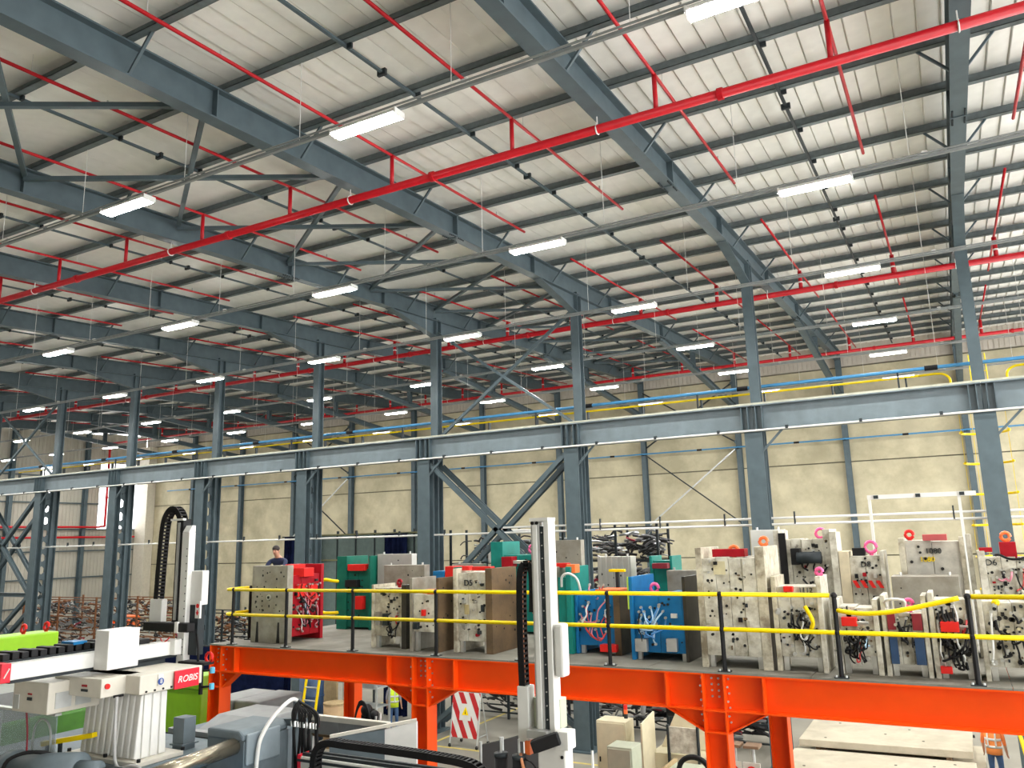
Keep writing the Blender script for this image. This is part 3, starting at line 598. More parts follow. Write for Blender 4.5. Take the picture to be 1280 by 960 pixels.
t = mould('smaller blue mould with red and pale hoses under an orange lid', -6.11, -5.26, 13.25, 14.2, 5.62, BLUEM, BLUEM, RUST, .05, .12, seed=19, slabs=2, bb=.14, bt=5.58)
hoses(t, 'front', -6.05, -5.45, 4.8, 5.5, 13.28, 'rwrpwrprw', seed=21, loop=.12); holes(t, 'front', -6.05, -5.45, 4.8, 5.5, 13.29, 12, seed=8); block(t, 'orange_lid', FRED, -5.75, -5.3, 13.35, 13.9, 5.60, 5.66); block(t, 'red_tray', BRED, -5.62, -5.32, 13.15, 13.3, DZ+.06, DZ+.18); hoses(t, 'front', -6.0, -5.5, 5.5, 5.75, 13.4, 'rp', seed=5); block(t, 'yellow_bracket', YELLOW, -5.72, -5.42, 13.95, 14.05, 5.93, 5.98); block(t, 'bracket_stem', DARK, -5.60, -5.54, 13.97, 14.03, 5.54, 5.93, 0)
plate('pale ribbed steel plate behind the smaller blue mould', -6.38, -5.68, 15.0, 15.3, 6.18, mat('pale_ribbed_plate', (.48, .47, .43), .4, .2, .08), 9, 5, ribs=6)
t = mould('larger blue mould with pale blue hose bundles and lime plate edge', -4.94, -3.98, 12.88, 14.0, 5.90, BLUEM, BLUEM, DKPL, .06, .05, seed=23, slabs=2, bb=.12, bt=5.62)
block(t, 'lime_edge', mat('lime_paint', (.45, .62, .08), .4), -4.96, -4.94, 12.86, 12.9, DZ+.8, 5.9, 0); hoses(t, 'front', -4.8, -4.3, 4.75, 5.5, 12.9, 'lblbllkblb', seed=31, loop=.12); block(t, 'valve_block', SILV, -4.85, -4.65, 12.8, 12.9, 4.72, 4.92); block(t, 'valve_block', SILV, -4.32, -4.15, 12.8, 12.9, 4.74, 4.94); block(t, 'label_plate', WHITE, -4.25, -4.15, 12.90, 12.94, 5.25, 5.32, 0); eyebolt(t, -4.6, 13.2, 5.60, PINK, .07); holes(t, 'front', -4.8, -4.1, 4.8, 5.55, 12.92, 14, seed=3)
t = mould('small teal mould with maroon bar behind the larger blue mould', -5.3, -4.85, 15.0, 15.6, 6.18, TEAL, TEAL, TEAL, .05, .05, seed=2, slabs=1, bb=.05, feet=False); block(t, 'maroon_bar', DRED, -5.2, -4.9, 14.85, 15.0, 5.95, 6.05)
plate('low grey plate behind the larger blue mould', -4.82, -4.15, 14.55, 14.72, 5.93, GREYP, 2, 4)
t = mould('tall weathered white mould with red bar and orange-red eyebolt on top', -3.67, -2.62, 12.52, 13.6, 6.36, OFFW, WHT2, OFFW, .09, .14, bt=6.22, seed=25, slabs=4, bb=.18, inset=.02)
holes(t, 'front', -3.5, -2.85, 4.9, 6.1, 12.54, 46, seed=6); fittings(t, 'front', -3.55, -2.78, 4.8, 6.15, 12.54, 22, 6); block(t, 'red_bar', REDM, -3.45, -2.95, 12.7, 12.95, 6.21, 6.33); eyebolt(t, -3.12, 12.75, 6.2, FRED, .07); eyebolt(t, -2.75, 13.2, 6.34, FRED, .06); block(t, 'yellowed_label', mat('yellowed_paper', (.6, .54, .34), .7), -3.4, -3.22, 12.525, 12.54, 5.95, 6.15, 0); block(t, 'gap_shade_sheet', DKPL, -2.62, -2.57, 12.55, 13.5, DZ, 5.75)  # last block: dark sheet standing in for the shade of the gap beside this mould
t = plate('blank white board standing behind the tall weathered mould', -3.56, -2.92, 15.96, 16.06, 6.62, WHITE, 3, 2)
t = mould('tall white mould with black stripe and dark motor, red-ringed top', -2.95, -1.995, 15.0, 15.9, 6.60, WHT2, WHT2, WHT2, .10, .12, bt=6.45, seed=27, slabs=4, feet=False, bb=.05, inset=.02)
block(t, 'black_strip', BLACK, -2.86, -2.74, 14.97, 15.02, DZ+.5, 6.55, 0); MB().cyl((-2.55, 14.88, 6.12), (-2.15, 14.88, 6.12), .10, 12).build('motor', DARK, t, True); block(t, 'motor_mount', BLACK, -2.65, -2.5, 14.85, 15.05, 6.0, 6.28); hoses(t, 'front', -2.6, -2.0, 5.6, 6.35, 15.0, 'kkk', seed=3, loop=.15); fittings(t, 'front', -2.65, -2.06, 5.5, 6.4, 15.01, 22, 12); holes(t, 'front', -2.6, -2.06, 5.6, 6.4, 15.0, 18, seed=11); eyebolt(t, -2.2, 15.4, 6.42, PINK, .08)
t = mould('white mould numbered 1112 with red switch and looping black hoses', -2.565, -1.86, 12.55, 13.25, 5.92, OFFW, WHT2, WHT2, .07, .07, bt=5.78, seed=29, slabs=3, bb=.2)
holes(t, 'front', -2.5, -1.95, 4.9, 5.6, 12.57, 20, seed=13); fittings(t, 'front', -2.52, -1.94, 4.8, 5.7, 12.58, 20, 7); hoses(t, 'front', -2.3, -1.95, 4.75, 5.5, 12.6, 'kwkkkwkkk', seed=33, loop=.12); block(t, 'red_switch', BRED, -2.38, -2.25, 12.50, 12.6, 5.70, 5.78); text('lettering', '1112', .10, DARK, t, (-2.08, 12.586, 5.72), depth=.02); MB().tube([(-2.1, 12.5, 5.5), (-2.0, 12.45, 5.3), (-2.05, 12.45, 5.15)], .03, 7, 5).build('yellow_hose', YELLOW, t, True); eyebolt(t, -1.9, 12.8, 5.9, PINK, .045)
t = mould('white mould with red block and tangled hoses, beside the bent rail', -1.72, -1.14, 12.58, 13.2, 5.60, WHT2, WHT2, WHT2, .06, .07, bt=5.5, seed=31, slabs=2, bb=.25)
hoses(t, 'front', -1.62, -1.25, 4.7, 5.3, 12.62, 'kkrkklkkwkk', seed=35, loop=.14); block(t, 'red_block', BRED, -1.62, -1.42, 12.48, 12.62, 5.24, 5.36); fittings(t, 'front', -1.64, -1.22, 4.85, 5.5, 12.62, 20, 8); hoses(t, 'front', -1.62, -1.25, 4.72, 5.2, 12.6, 'kkkkk', seed=135); holes(t, 'front', -1.62, -1.25, 4.9, 5.5, 12.62, 12, seed=14, rr=(.02, .045)); MB().cyl((-1.42, 12.52, 5.29), (-1.27, 12.52, 5.29), .02, 8).build('piston_rod', SILV, t)
t = mould('white mould marked D8 under a pink eyebolt, with timber-pale left plate', -1.86, -1.16, 14.8, 15.5, 6.22, mat('timber_pale', (.62, .54, .38), .7, 0, .12), WHT2, WHT2, .16, .06, bt=6.15, seed=33, slabs=2, feet=False, bb=.05)
text('lettering', 'D8', .13, DARK, t, (-1.45, 14.836, 6.0), depth=.02); fittings(t, 'front', -1.66, -1.24, 5.4, 5.9, 14.83, 12, 13); holes(t, 'front', -1.65, -1.25, 5.5, 6.1, 14.83, 10, seed=2); block(t, 'black_box', BLACK, -1.65, -1.45, 14.9, 15.1, 6.14, 6.27); eyebolt(t, -1.36, 15.0, 6.16, PINK, .09); block(t, 'tall_plate', WHT2, -1.98, -1.87, 14.8, 15.4, DZ, 6.55)
for i in range(4): MB().prism([(-1.62+i*.12, 5.62), (-1.56+i*.12, 5.62), (-1.62+i*.12, 5.74), (-1.68+i*.12, 5.74)], 'y', 14.775, 14.80).build('hazard_stripe', BRED, t)
t = mould('low white mould with maroon and navy corner plates and rounded handles', -1.10, -.53, 12.58, 13.25, 5.66, WHT2, WHT2, WHT2, .06, .06, bt=5.45, seed=35, slabs=3, bb=.16)
for x0, x1 in ((-1.03, -.93), (-.72, -.60)): block(t, 'maroon_plate', DRED, x0, x1, 12.55, 12.6, 5.2, 5.42, .003); block(t, 'navy_plate', NAVY, x0, x1, 12.55, 12.6, 4.75, 5.10, .003)
hoses(t, 'front', -.95, -.65, 4.8, 5.4, 12.58, 'kkkk', seed=41); fittings(t, 'front', -.95, -.65, 4.8, 5.42, 12.6, 12, 9); holes(t, 'front', -.95, -.65, 4.85, 5.4, 12.6, 12, seed=15); MB().tube([(-1.02, 12.6, 5.5), (-1.02, 12.55, 5.6), (-.8, 12.55, 5.6), (-.8, 12.6, 5.5)], .022, 7, 3).build('handle', WHITE, t, True); eyebolt(t, -.75, 12.8, 5.46, PINK, .05)
t = mould('weathered grey-white mould stencilled 1080 with dull red bar on top', -.92, .03, 14.8, 15.6, 6.42, OFFW, mat('bare_patchy_steel', (.42, .40, .35), .6, .1, .15, 3, 0, stain=(.68, .65, .57), stain_scale=2, stain_amt=.8), OFFW, .09, .07, bt=6.38, seed=37, slabs=2, feet=False, bb=.05)
text('lettering', '1080', .12, DARK, t, (-.42, 14.836, 6.2), depth=.02); text('lettering', '1080', .11, YELLOW, t, (-.52, 14.836, 6.07), depth=.02); block(t, 'red_bar', mat('dull_red', (.45, .08, .08), .6), -.55, -.2, 14.7, 14.9, 6.37, 6.47); holes(t, 'front', -.8, -.05, 5.6, 6.3, 14.83, 8, seed=8, rr=(.02, .035)); block(t, 'end_post', WHT2, .06, .13, 14.8, 15.4, DZ, 6.46); eyebolt(t, -.75, 15.0, 6.38, BRED, .06)
plate('wide low grey-brown steel block in front of the 1080 mould', -1.02, -.10, 13.9, 14.5, 5.85, GREYP, 12, 6)
t = mould('white mould with bright red actuator and black hose tangle', -.50, .02, 12.58, 13.2, 5.70, WHT2, WHT2, WHT2, .06, .06, bt=5.62, seed=39, slabs=2, bb=.22)
hoses(t, 'front', -.42, -.05, 4.68, 5.6, 12.62, 'kkwkkkkwkkrk', seed=43, loop=.14); block(t, 'red_actuator', BRED, -.38, -.16, 12.46, 12.62, 5.20, 5.33); MB().cyl((-.16, 12.54, 5.27), (-.03, 12.54, 5.27), .018, 8).build('piston_rod', SILV, t); block(t, 'red_pad', BRED, -.44, -.30, 12.5, 12.6, 4.66, 4.75); fittings(t, 'front', -.44, -.04, 4.8, 5.6, 12.62, 22, 10); hoses(t, 'front', -.42, -.05, 4.7, 5.2, 12.6, 'kkkkkk', seed=143); holes(t, 'front', -.42, -.05, 4.8, 5.55, 12.62, 14, seed=17, rr=(.02, .05))
t = mould('cream white mould with thin black cables at the rail end', .08, .70, 12.58, 13.2, 5.70, WHT2, WHT2, WHT2, .06, .06, bt=5.60, seed=41, slabs=3, bb=.18)
hoses(t, 'front', .15, .62, 4.7, 5.5, 12.6, 'kkkkkw', seed=47); fittings(t, 'front', .15, .63, 4.8, 5.55, 12.61, 22, 11); holes(t, 'front', .16, .62, 4.85, 5.5, 12.61, 26, seed=18, rr=(.012, .035)); MB().ball((.30, 12.61, 5.58), .05, 8, 5).build('yellow_cap', YELLOW, t)
t = mould('white mould marked D6 with big red lifting block, in the back row', .19, .95, 14.55, 15.2, 6.20, WHT2, WHT2, WHT2, .10, .06, bt=6.12, seed=43, slabs=3, feet=False, bb=.05)
text('lettering', 'D6', .13, DARK, t, (.36, 14.586, 6.02), depth=.02); fittings(t, 'front', .3, .88, 5.4, 5.95, 14.58, 18, 14); text('lettering', '105', .09, DARK, t, (.78, 14.586, 6.07), depth=.02); block(t, 'red_lifting_block', REDM, .50, .72, 14.6, 14.8, 6.05, 6.33); eyebolt(t, .6, 14.7, 6.32, FRED, .06); hoses(t, 'front', .4, .85, 5.5, 6.0, 14.57, 'kprkk', seed=51); block(t, 'red_bar', REDM, .22, .40, 14.6, 14.75, 6.18, 6.25); holes(t, 'front', .3, .85, 5.4, 6.05, 14.58, 16, seed=19)
MB().tube([(.43, 14.60, 6.13), (.48, 14.5, 6.14), (.6, 14.47, 6.08), (.75, 14.47, 6.08), (.88, 14.52, 6.14), (.92, 14.58, 6.16)], .02, 6, 5).build('hose', HOSE['k'], t, True)
# white frame hung above the back row
t = thing('white_support_frame', (-.6, 16.4, DZ), 'slim white T-frame standing behind the back row of moulds', 'frame')
for x in (-1.42, .05): MB().box(x-.025, x+.025, 16.35, 16.4, DZ, 7.15).build('post', WHITE, t)
MB().box(-1.45, .32, 16.33, 16.42, 7.12, 7.2).build('top_bar', WHITE, t)
for x in (-1.3, -.6, .1): MB().box(x-.04, x+.04, 16.30, 16.34, 7.13, 7.19).build('clip', DARK, t)

# ------------------------------------------------------------------ store behind the crane line: screens, curtains, racks
GSCR = mat('grey_green_screen', (.13, .18, .17), .5, 0, .1); NAVC = mat('navy_curtain', (.006, .009, .028), 1.0, 0, .3, spec=.0)
t = thing('partition_screen', (-21, 26.6, 0), 'grey-green partition screen of tall panels behind the grey and brown plates', 'screen')
for i in range(6): MB().box(-24.2+i*1.0+.02, -23.2+i*1.0-.02, 26.58, 26.62, 1.0, 6.95).build('panel', GSCR, t)
for i in range(7): MB().box(-24.2+i*1.0-.03, -24.2+i*1.0+.03, 26.55, 26.65, 0, 7.1).build('post', DARK, t)
for z in (5.9, 6.95): MB().box(-24.2, -18.2, 26.53, 26.57, z-.03, z+.03).build('crossbar', mat('olive_bar', (.2, .2, .1), .6), t)
def curtain(x0, x1, y, z0, z1, label):
    m = MB(); n = 28; vs = []; fs = []
    for i in range(n+1):
        u = i/n; vs += [(x0+(x1-x0)*u, y+.07*math.sin(u*26), z0), (x0+(x1-x0)*u, y+.05*math.sin(u*26+.4), z1)]
    k = len(vs); vs += [(a, b+.02, c) for a, b, c in vs]
    fs = [(2*i, 2*i+2, 2*i+3, 2*i+1) for i in range(n)] + [(k+2*i+1, k+2*i+3, k+2*i+2, k+2*i) for i in range(n)] + [(2*i+1, 2*i+3, k+2*i+3, k+2*i+1) for i in range(n)]
    t = thing('hanging_curtain', ((x0+x1)/2, y, z0), label, 'curtain'); m.add(vs, fs).build('cloth', NAVC, t, True); MB().cyl((x0-.1, y, z1+.02), (x1+.1, y, z1+.02), .025, 8).build('rod', DARK, t)
curtain(-24.9, -24.1, 26.3, .0, 6.9, 'dark navy curtain hanging at the edge of the grey-green screen, near the green mould')
curtain(-20.5, -19.4, 26.3, .0, 6.9, 'dark navy curtain hanging in front of the grey-green screen panels')
curtain(-26.0, -25.45, 26.3, .0, 6.9, 'narrow dark navy curtain hanging beside a laced crane column')
curtain(-22.5, -17.3, 17.6, .0, 3.6, 'wide dark navy curtain hanging under the mezzanine')
PARTC = [mat('moulded_black', (.018, .018, .02), .4, 0, .2), mat('moulded_silver', (.32, .33, .34), .35, .5, .2), mat('rusty_rack', (.22, .085, .03), .7, 0, .3), mat('moulded_maroon', (.35, .02, .05), .4, 0, .1)]
def rack(label, x0, x1, y0, y1, h, shelves, mix, n, seed, frame=DARK):
    q = random.Random(seed); t = thing('parts_rack', ((x0+x1)/2, (y0+y1)/2, 0), label, 'rack')
    for x in (x0, (x0+x1)/2, x1):
        for y in (y0, y1): MB().box(x-.04, x+.04, y-.04, y+.04, 0, h+.15).build('upright', frame, t)
    zs = [h*(i+1)/shelves for i in range(shelves)]
    for z in [.25]+zs:
        for y in (y0, y1): MB().box(x0, x1, y-.03, y+.03, z-.05, z).build('shelf_beam', frame, t)
    ms = [MB() for _ in PARTC]; lo = [.25]+zs[:-1]
    for i in range(n):
        z = q.choice(lo); dz = h/shelves; c = q.choices(range(4), mix)[0]; x = q.uniform(x0+.1, x1-.3); y = q.uniform(y0+.18, y1); z += q.uniform(.05, dz*.8)
        a = q.uniform(-.6, .6); L = q.uniform(.25, .8)
        pts = [(x, y, z), (x+L*.4*math.cos(a), y-q.uniform(0, .12), z+L*.4*math.sin(a)+q.uniform(-.05, .12)), (x+L*math.cos(a), y+q.uniform(-.1, .1), z+L*math.sin(a)*.6)]
        ms[c].tube(pts, q.uniform(.018, .06), 5, 3)
    for c, m in enumerate(ms):
        if m.v: o = m.build('stacked_parts', PARTC[c], t); o['kind'] = 'stuff'
    return t
rack('tall rack packed with black and silver moulded parts beside a crane column', -12.3, -9.2, 27.0, 28.2, 6.9, 6, (6, 4, 0, .5), 620, 1)
rack('tall rack of dark moulded parts behind the teal mould', -18.0, -13.0, 27.4, 28.6, 6.85, 6, (8, 2, 0, 0), 520, 2)
rack('long rack of rusty frames and dark parts near the end wall', -50.5, -43.5, 29.5, 31, 3.8, 4, (4, 2, 4, .2), 520, 3, PARTC[2])
rack('long rack of dark parts and rusty frames behind the white robot arm', -43, -36.8, 29.5, 31, 3.9, 4, (5, 2, 3, .1), 520, 4, PARTC[2])
rack('low dark rack of black parts beside the person on the mezzanine', -36, -30.5, 29.5, 31, 3.3, 3, (8, 1, 2, 0), 420, 5)
rack('floor rack of black parts behind the striped warning board', -17.4, -14.6, 30.5, 32, 3.2, 4, (8, 1.5, 0, 0), 320, 6)
rack('floor rack of dark mixed parts behind the beige cabinets', -8.9, -5.6, 26.4, 27.6, 3.2, 4, (6, 2, 0, 1.2), 380, 7)
rack('floor rack of dark parts behind the pale base plates', -4.6, -.6, 29, 30.2, 3.0, 4, (6, 2, 0, .5), 260, 8)
t = thing('bumper_skin', (-14.6, 27.0, 6.2), 'curved pale plastic bumper skin hung on the dark rack', 'moulded part')
MB().tube([(-16.1, 27.30, 5.7), (-16.0, 27.29, 6.4), (-15.4, 27.28, 6.8), (-14.4, 27.28, 6.85), (-13.7, 27.28, 6.7), (-13.3, 27.29, 6.3)], .09, 8, 6).build('skin', WHITE, t, True)
t = thing('orange_cart', (-49.6, 33.4, 0), 'orange tool cart standing by the ribbed end wall', 'cart')
MB().box(-54.6, -52.6, 38, 39.2, .25, 1.9).build('body', FRED, t, bevel=.03); MB().box(-54.4, -52.8, 37.97, 38.02, .5, 1.0).build('drawer', ORANGE, t); MB().box(-54.4, -52.8, 37.97, 38.02, 1.1, 1.7).build('drawer', ORANGE, t)
for x in (-54.4, -52.8):
    for y in (38.2, 39): MB().cyl((x-.05, y, .13), (x+.05, y, .13), .13, 10).build('wheel', BLACK, t)

# ------------------------------------------------------------------ things on the floor under and behind the mezzanine
t = thing('warning_board', (-14.8, 23.5, 0), 'red and white striped A-frame board with yellow warning triangle', 'sign')
sx0, sx1, sy = -15.35, -14.28, 23.2
MB().add([(sx0, sy, .3), (sx1, sy, .3), (sx1, sy+.22, 1.66), (sx0, sy+.22, 1.66), (sx0, sy+.03, .3), (sx1, sy+.03, .3), (sx1, sy+.25, 1.66), (sx0, sy+.25, 1.66)], [(3,2,1,0)[::-1], (4,5,6,7)[::-1], (0,1,5,4), (1,2,6,5), (2,3,7,6), (3,0,4,7)]).build('panel', WHITE, t)
W_, H_ = sx1-sx0, 1.36
def clip(poly, fn):
    out = []
    for i in range(len(poly)):
        a, b = poly[i], poly[(i+1) % len(poly)]; fa, fb = fn(a), fn(b)
        if fa >= 0: out.append(a)
        if fa*fb < 0: s = fa/(fa-fb); out.append((a[0]+(b[0]-a[0])*s, a[1]+(b[1]-a[1])*s))
    return out
for i in range(-3, 6):
    c = i*.40; p = [(c, H_+.4), (c+.20, H_+.4), (c+.20+1.0, -.2), (c+1.0, -.2)]
    for f in (lambda q: q[0], lambda q: W_-q[0], lambda q: q[1], lambda q: H_-q[1]): p = clip(p, f) if p else p
    if len(p) > 2:
        g = lambda u, v, d: (sx0+u, sy+.22*v/H_-d, .3+v)
        MB().add([g(u, v, .004) for u, v in p]+[g(u, v, -.004) for u, v in p], [tuple(range(len(p))), tuple(range(len(p), 2*len(p)))[::-1]]).build('stripe', mat('sign_red', (.50, .015, .02), .5), t)
g = lambda u, v, d: (sx0+W_/2+u, sy+.22*(v+.7)/H_-d, .3+.7+v)
MB().add([g(-.22, -.18, .010), (g(.22, -.18, .010)), g(.22, .32, .010), g(-.22, .32, .010)], [(0,1,2,3)]).build('notice', WHITE, t)
MB().add([g(-.13, -.02, .016), g(.13, -.02, .016), g(0, .24, .016)], [(0,1,2)]).build('triangle', YELLOW, t); MB().add([g(-.02, .02, .02), g(.02, .02, .02), g(.0, .16, .02)], [(0,1,2)]).build('flash_mark', BLACK, t)
for x in (sx0+.02, sx1-.02):
    MB().cyl((x, sy-.06, .06), (x, sy+.25, 1.68), .022, 7).build('leg', GALV, t); MB().cyl((x, sy+.65, .06), (x, sy+.27, 1.68), .022, 7).build('leg', GALV, t); MB().cyl((x, sy-.02, .34), (x, sy+.55, .34), .018, 7).build('brace', GALV, t)
    for y in (sy-.06, sy+.65): MB().cyl((x-.02, y, .06), (x+.02, y, .06), .06, 10).build('castor', BLACK, t)
# striped pallets, crate, yellow steps
t = thing('yellow_steps', (-19.45, 21.0, 0), 'yellow tubular access ladder under the mezzanine', 'ladder')
for x in (-19.75, -19.18): MB().cyl((x, 20.8, 0), (x, 21.4, 3.3), .045, 8).build('stringer', YELLOW, t)
for i in range(8): MB().cyl((-19.75, 20.85+.072*i, .3+.40*i), (-19.18, 20.85+.072*i, .3+.40*i), .028, 8).build('rung', GALV, t)
MB().tube([(-19.75, 21.2, 2.3), (-20.3, 21.1, 2.28), (-20.75, 21.1, 2.3), (-20.85, 21.25, 2.38), (-20.6, 21.4, 2.45), (-19.75, 21.4, 2.5)], .045, 8, 5).build('grab_loop', YELLOW, t, True)
WOOD = mat('plain_timber', (.42, .31, .16), .7, 0, .12, 8)
t = thing('timber_boards', (-20.4, 23.0, 0), 'upright timber boards behind the cardboard drum', 'timber')
for i in range(4): MB().box(-20.85+.22*i+.005, -20.85+.22*i+.215, 22.95, 23.01+.03*(i % 2), 0, 3.3-.08*(i % 3)).build('board', WOOD, t)
t = thing('cardboard_drum', (-18.95, 21.75, 0), 'tan cardboard drum standing before the timber boards', 'drum'); MB().cyl((-18.95, 21.75, 0), (-18.95, 21.75, 1.35), .4, 18).build('body', mat('cardboard', (.48, .33, .18), .8, 0, .08), t, True); MB().cyl((-18.95, 21.75, 1.31), (-18.95, 21.75, 1.37), .415, 18).build('lid_rim', WOOD, t)
t = thing('blue_barrel', (-20.35, 22.1, 0), 'tall dark blue drum behind the yellow ladder', 'drum'); MB().cyl((-20.35, 22.1, 0), (-20.35, 22.1, 2.2), .42, 18).build('body', NAVY, t, True)
for z in (.6, 1.4): MB().cyl((-20.35, 22.1, z), (-20.35, 22.1, z+.05), .44, 18).build('hoop', NAVY, t)
t = thing('metal_shelf', (-17.6, 22.5, 0), 'grey sheet-metal shelf unit beside the black gripper arm', 'shelf')
for z in (.6, 1.2, 1.8): MB().box(-19.0, -17.6, 22.2, 22.9, z-.03, z).build('shelf', GALV, t)
for x in (-19.0, -17.6):
    for y in (22.2, 22.9): MB().box(x-.03, x+.03, y-.03, y+.03, 0, 1.9).build('post', GALV, t)
for i in range(4): MB().box(-18.9, -17.7, 22.2, 22.8, 1.80+.05*i, 1.845+.05*i).build('sheet', mat('grey_sheet', (.3, .31, .31), .5, .2), t)
LG = mat('pale_grey_enamel', (.27, .28, .28), .5, 0, .08, spec=.3); MG = mat('machine_blue_grey', (.13, .165, .185), .5, 0, .1, spec=.3); CREAM = mat('cream_enamel', (.66, .60, .42), .5, 0, .05); PGRN = mat('pale_green_enamel', (.46, .50, .38), .5, 0, .05); LIME = mat('lime_green_enamel', (.30, .60, .015), .4, 0, .05); DGR = mat('dark_green_enamel', (.06, .20, .02), .5, 0, .15)
t = thing('grey_machine_hood', (-14.7, 13.9, 0), 'pale grey machine hood with dark window under the mezzanine corner', 'machine')
MB().box(-15.5, -13.75, 13.4, 14.9, 0, 2.55).build('base', LG, t); MB().box(-15.4, -14.62, 13.35, 14.7, 2.55, 3.2).build('cover', LG, t, bevel=.04); MB().box(-14.56, -13.8, 13.35, 14.7, 2.55, 3.22).build('cover', LG, t, bevel=.04)
MB().box(-15.36, -15.1, 13.33, 13.36, 2.75, 3.05).build('window', DARK, t); MB().box(-15.2, -15.08, 13.31, 13.34, 2.8, 2.95).build('screen', WHITE, t)
for x in (-14.85, -14.05): MB().box(x-.15, x+.15, 13.32, 13.36, 2.98, 3.0).build('handle', DARK, t)
# beige cabinets and machine
def cabinet(label, x0, x1, y0, y1, h, m, beacon=False):
    t = thing('control_cabinet', ((x0+x1)/2, (y0+y1)/2, 0), label, 'cabinet')
    MB().box(x0, x1, y0, y1, .1, h).build('body', m, t, bevel=.02); MB().box(x0+.05, x1-.05, y0+.05, y1-.05, 0, .1).build('plinth', DARK, t); d = MB().box(x0+.03, x1-.03, y0-.025, y0, .15, h-.04).build('door', m, t, bevel=.01); MB().box(x0+.08, x0+.11, y0-.05, y0-.02, h*.5, h*.5+.12).build('handle', BLACK, d)
    if beacon:
        z = h; 
        for c in (DARK, FRED, BRED): MB().cyl((x1-.15, y1-.15, z), (x1-.15, y1-.15, z+.11), .05, 10).build('beacon_segment', c, t); z += .11
    return t
cabinet('cream control cabinet with red beacon, before a crane column base', -8.75, -7.95, 20.0, 20.6, 1.96, CREAM, True)
cabinet('shorter pale green cabinet in front of the cream cabinet', -7.55, -6.95, 17.8, 18.4, 1.93, PGRN)
t = thing('cream_moulding_machine', (-6.9, 20.5, 0), 'cream injection machine with open guard door beside the orange column', 'machine')
MB().box(-7.4, -5.75, 20.3, 22.0, 0, 1.25).build('bed', CREAM, t); MB().prism([(-7.35, 1.25), (-5.75, 1.25), (-5.75, 2.05), (-6.9, 2.15)], 'y', 20.9, 21.9).build('hood', CREAM, t, bevel=.02)
MB().add([(-7.4, 19.6, .9), (-7.35, 20.4, .9), (-7.35, 20.4, 2.2), (-7.4, 19.6, 2.05), (-7.36, 19.6, .9), (-7.31, 20.4, .9), (-7.31, 20.4, 2.2), (-7.36, 19.6, 2.05)], [(0,1,2,3), (7,6,5,4), (0,4,5,1), (1,5,6,2), (2,6,7,3), (3,7,4,0)]).build('open_door', CREAM, t)
MB().box(-6.9, -6.2, 20.25, 20.3, 1.3, 1.9).build('guard_door', WHT2, t); MB().box(-6.95, -6.9, 20.2, 20.3, .9, 1.95).build('door_frame', DARK, t); MB().box(-6.2, -6.15, 20.2, 20.3, 1.1, 1.95).build('door_frame', DARK, t)
MB().box(-7.3, -5.4, 19.9, 20.3, .6, .64).build('step_plate', mat('checker_plate', (.5, .51, .52), .35, .6, .25, 40), t); MB().cyl((-5.95, 20.55, 1.27), (-5.5, 20.35, 1.6), .07, 10).build('nozzle', GALV, t); MB().tube([(-5.95, 20.36, 1.22), (-5.97, 20.34, 1.4), (-5.88, 20.34, 1.47), (-5.8, 20.34, 1.4), (-5.82, 20.36, 1.22)], .022, 6, 4).build('red_handle', BRED, t, True)
MB().tube([(-7.8, 20.9, 2.0), (-7.7, 20.9, 2.4), (-7.3, 20.9, 2.55), (-6.5, 21.0, 2.5), (-6.1, 21.0, 2.15)], .07, 8, 5).build('corrugated_hose', mat('grey_hose', (.25, .26, .27), .5), t, True); MB().cyl((-7.2, 21.2, 2.15), (-6.3, 21.2, 2.2), .22, 14).build('motor', BLACK, t, True)
t = thing('hose_crate', (-5.9, 18.6, 0), 'timber crate holding a coil of black hose by the orange column', 'crate')
MB().box(-6.45, -5.3, 18.2, 19.3, 0, 1.35).build('box', PGRN, t); MB().box(-6.5, -5.25, 18.15, 18.22, 1.3, 1.42).build('rim', WOOD, t); MB().box(-6.5, -6.43, 18.15, 19.35, 1.3, 1.42).build('rim', WOOD, t); MB().tube([(-5.85+.35*math.cos(a), 18.75, 1.34+.3*math.sin(a)) for a in [math.pi*i/8 for i in range(9)]], .06, 8, 2).build('hose_coil', BLACK, t, True)
t = thing('parts_trolley', (-4.9, 20.5, 0), 'low trolley with two tray seats and pale red covers behind the orange column', 'trolley')
MB().box(-5.62, -4.8, 20.48, 21.6, 0, .6).build('base', DARK, t)
for x in (-5.42, -4.98): MB().box(x-.18, x+.18, 20.5, 20.9, 1.5, 1.56).build('tray', mat('brown_tray', (.2, .12, .07), .6), t); MB().cyl((x, 20.7, .6), (x, 20.7, 1.5), .05, 8).build('stem', GALV, t); MB().box(x-.2, x+.2, 20.45, 20.5, .5, 1.2).build('cover', mat('pale_sheet', (.55, .52, .46), .5), t); MB().cyl((x, 20.44, 1.0), (x, 20.46, 1.0), .13, 12).build('red_disc', BRED, t)
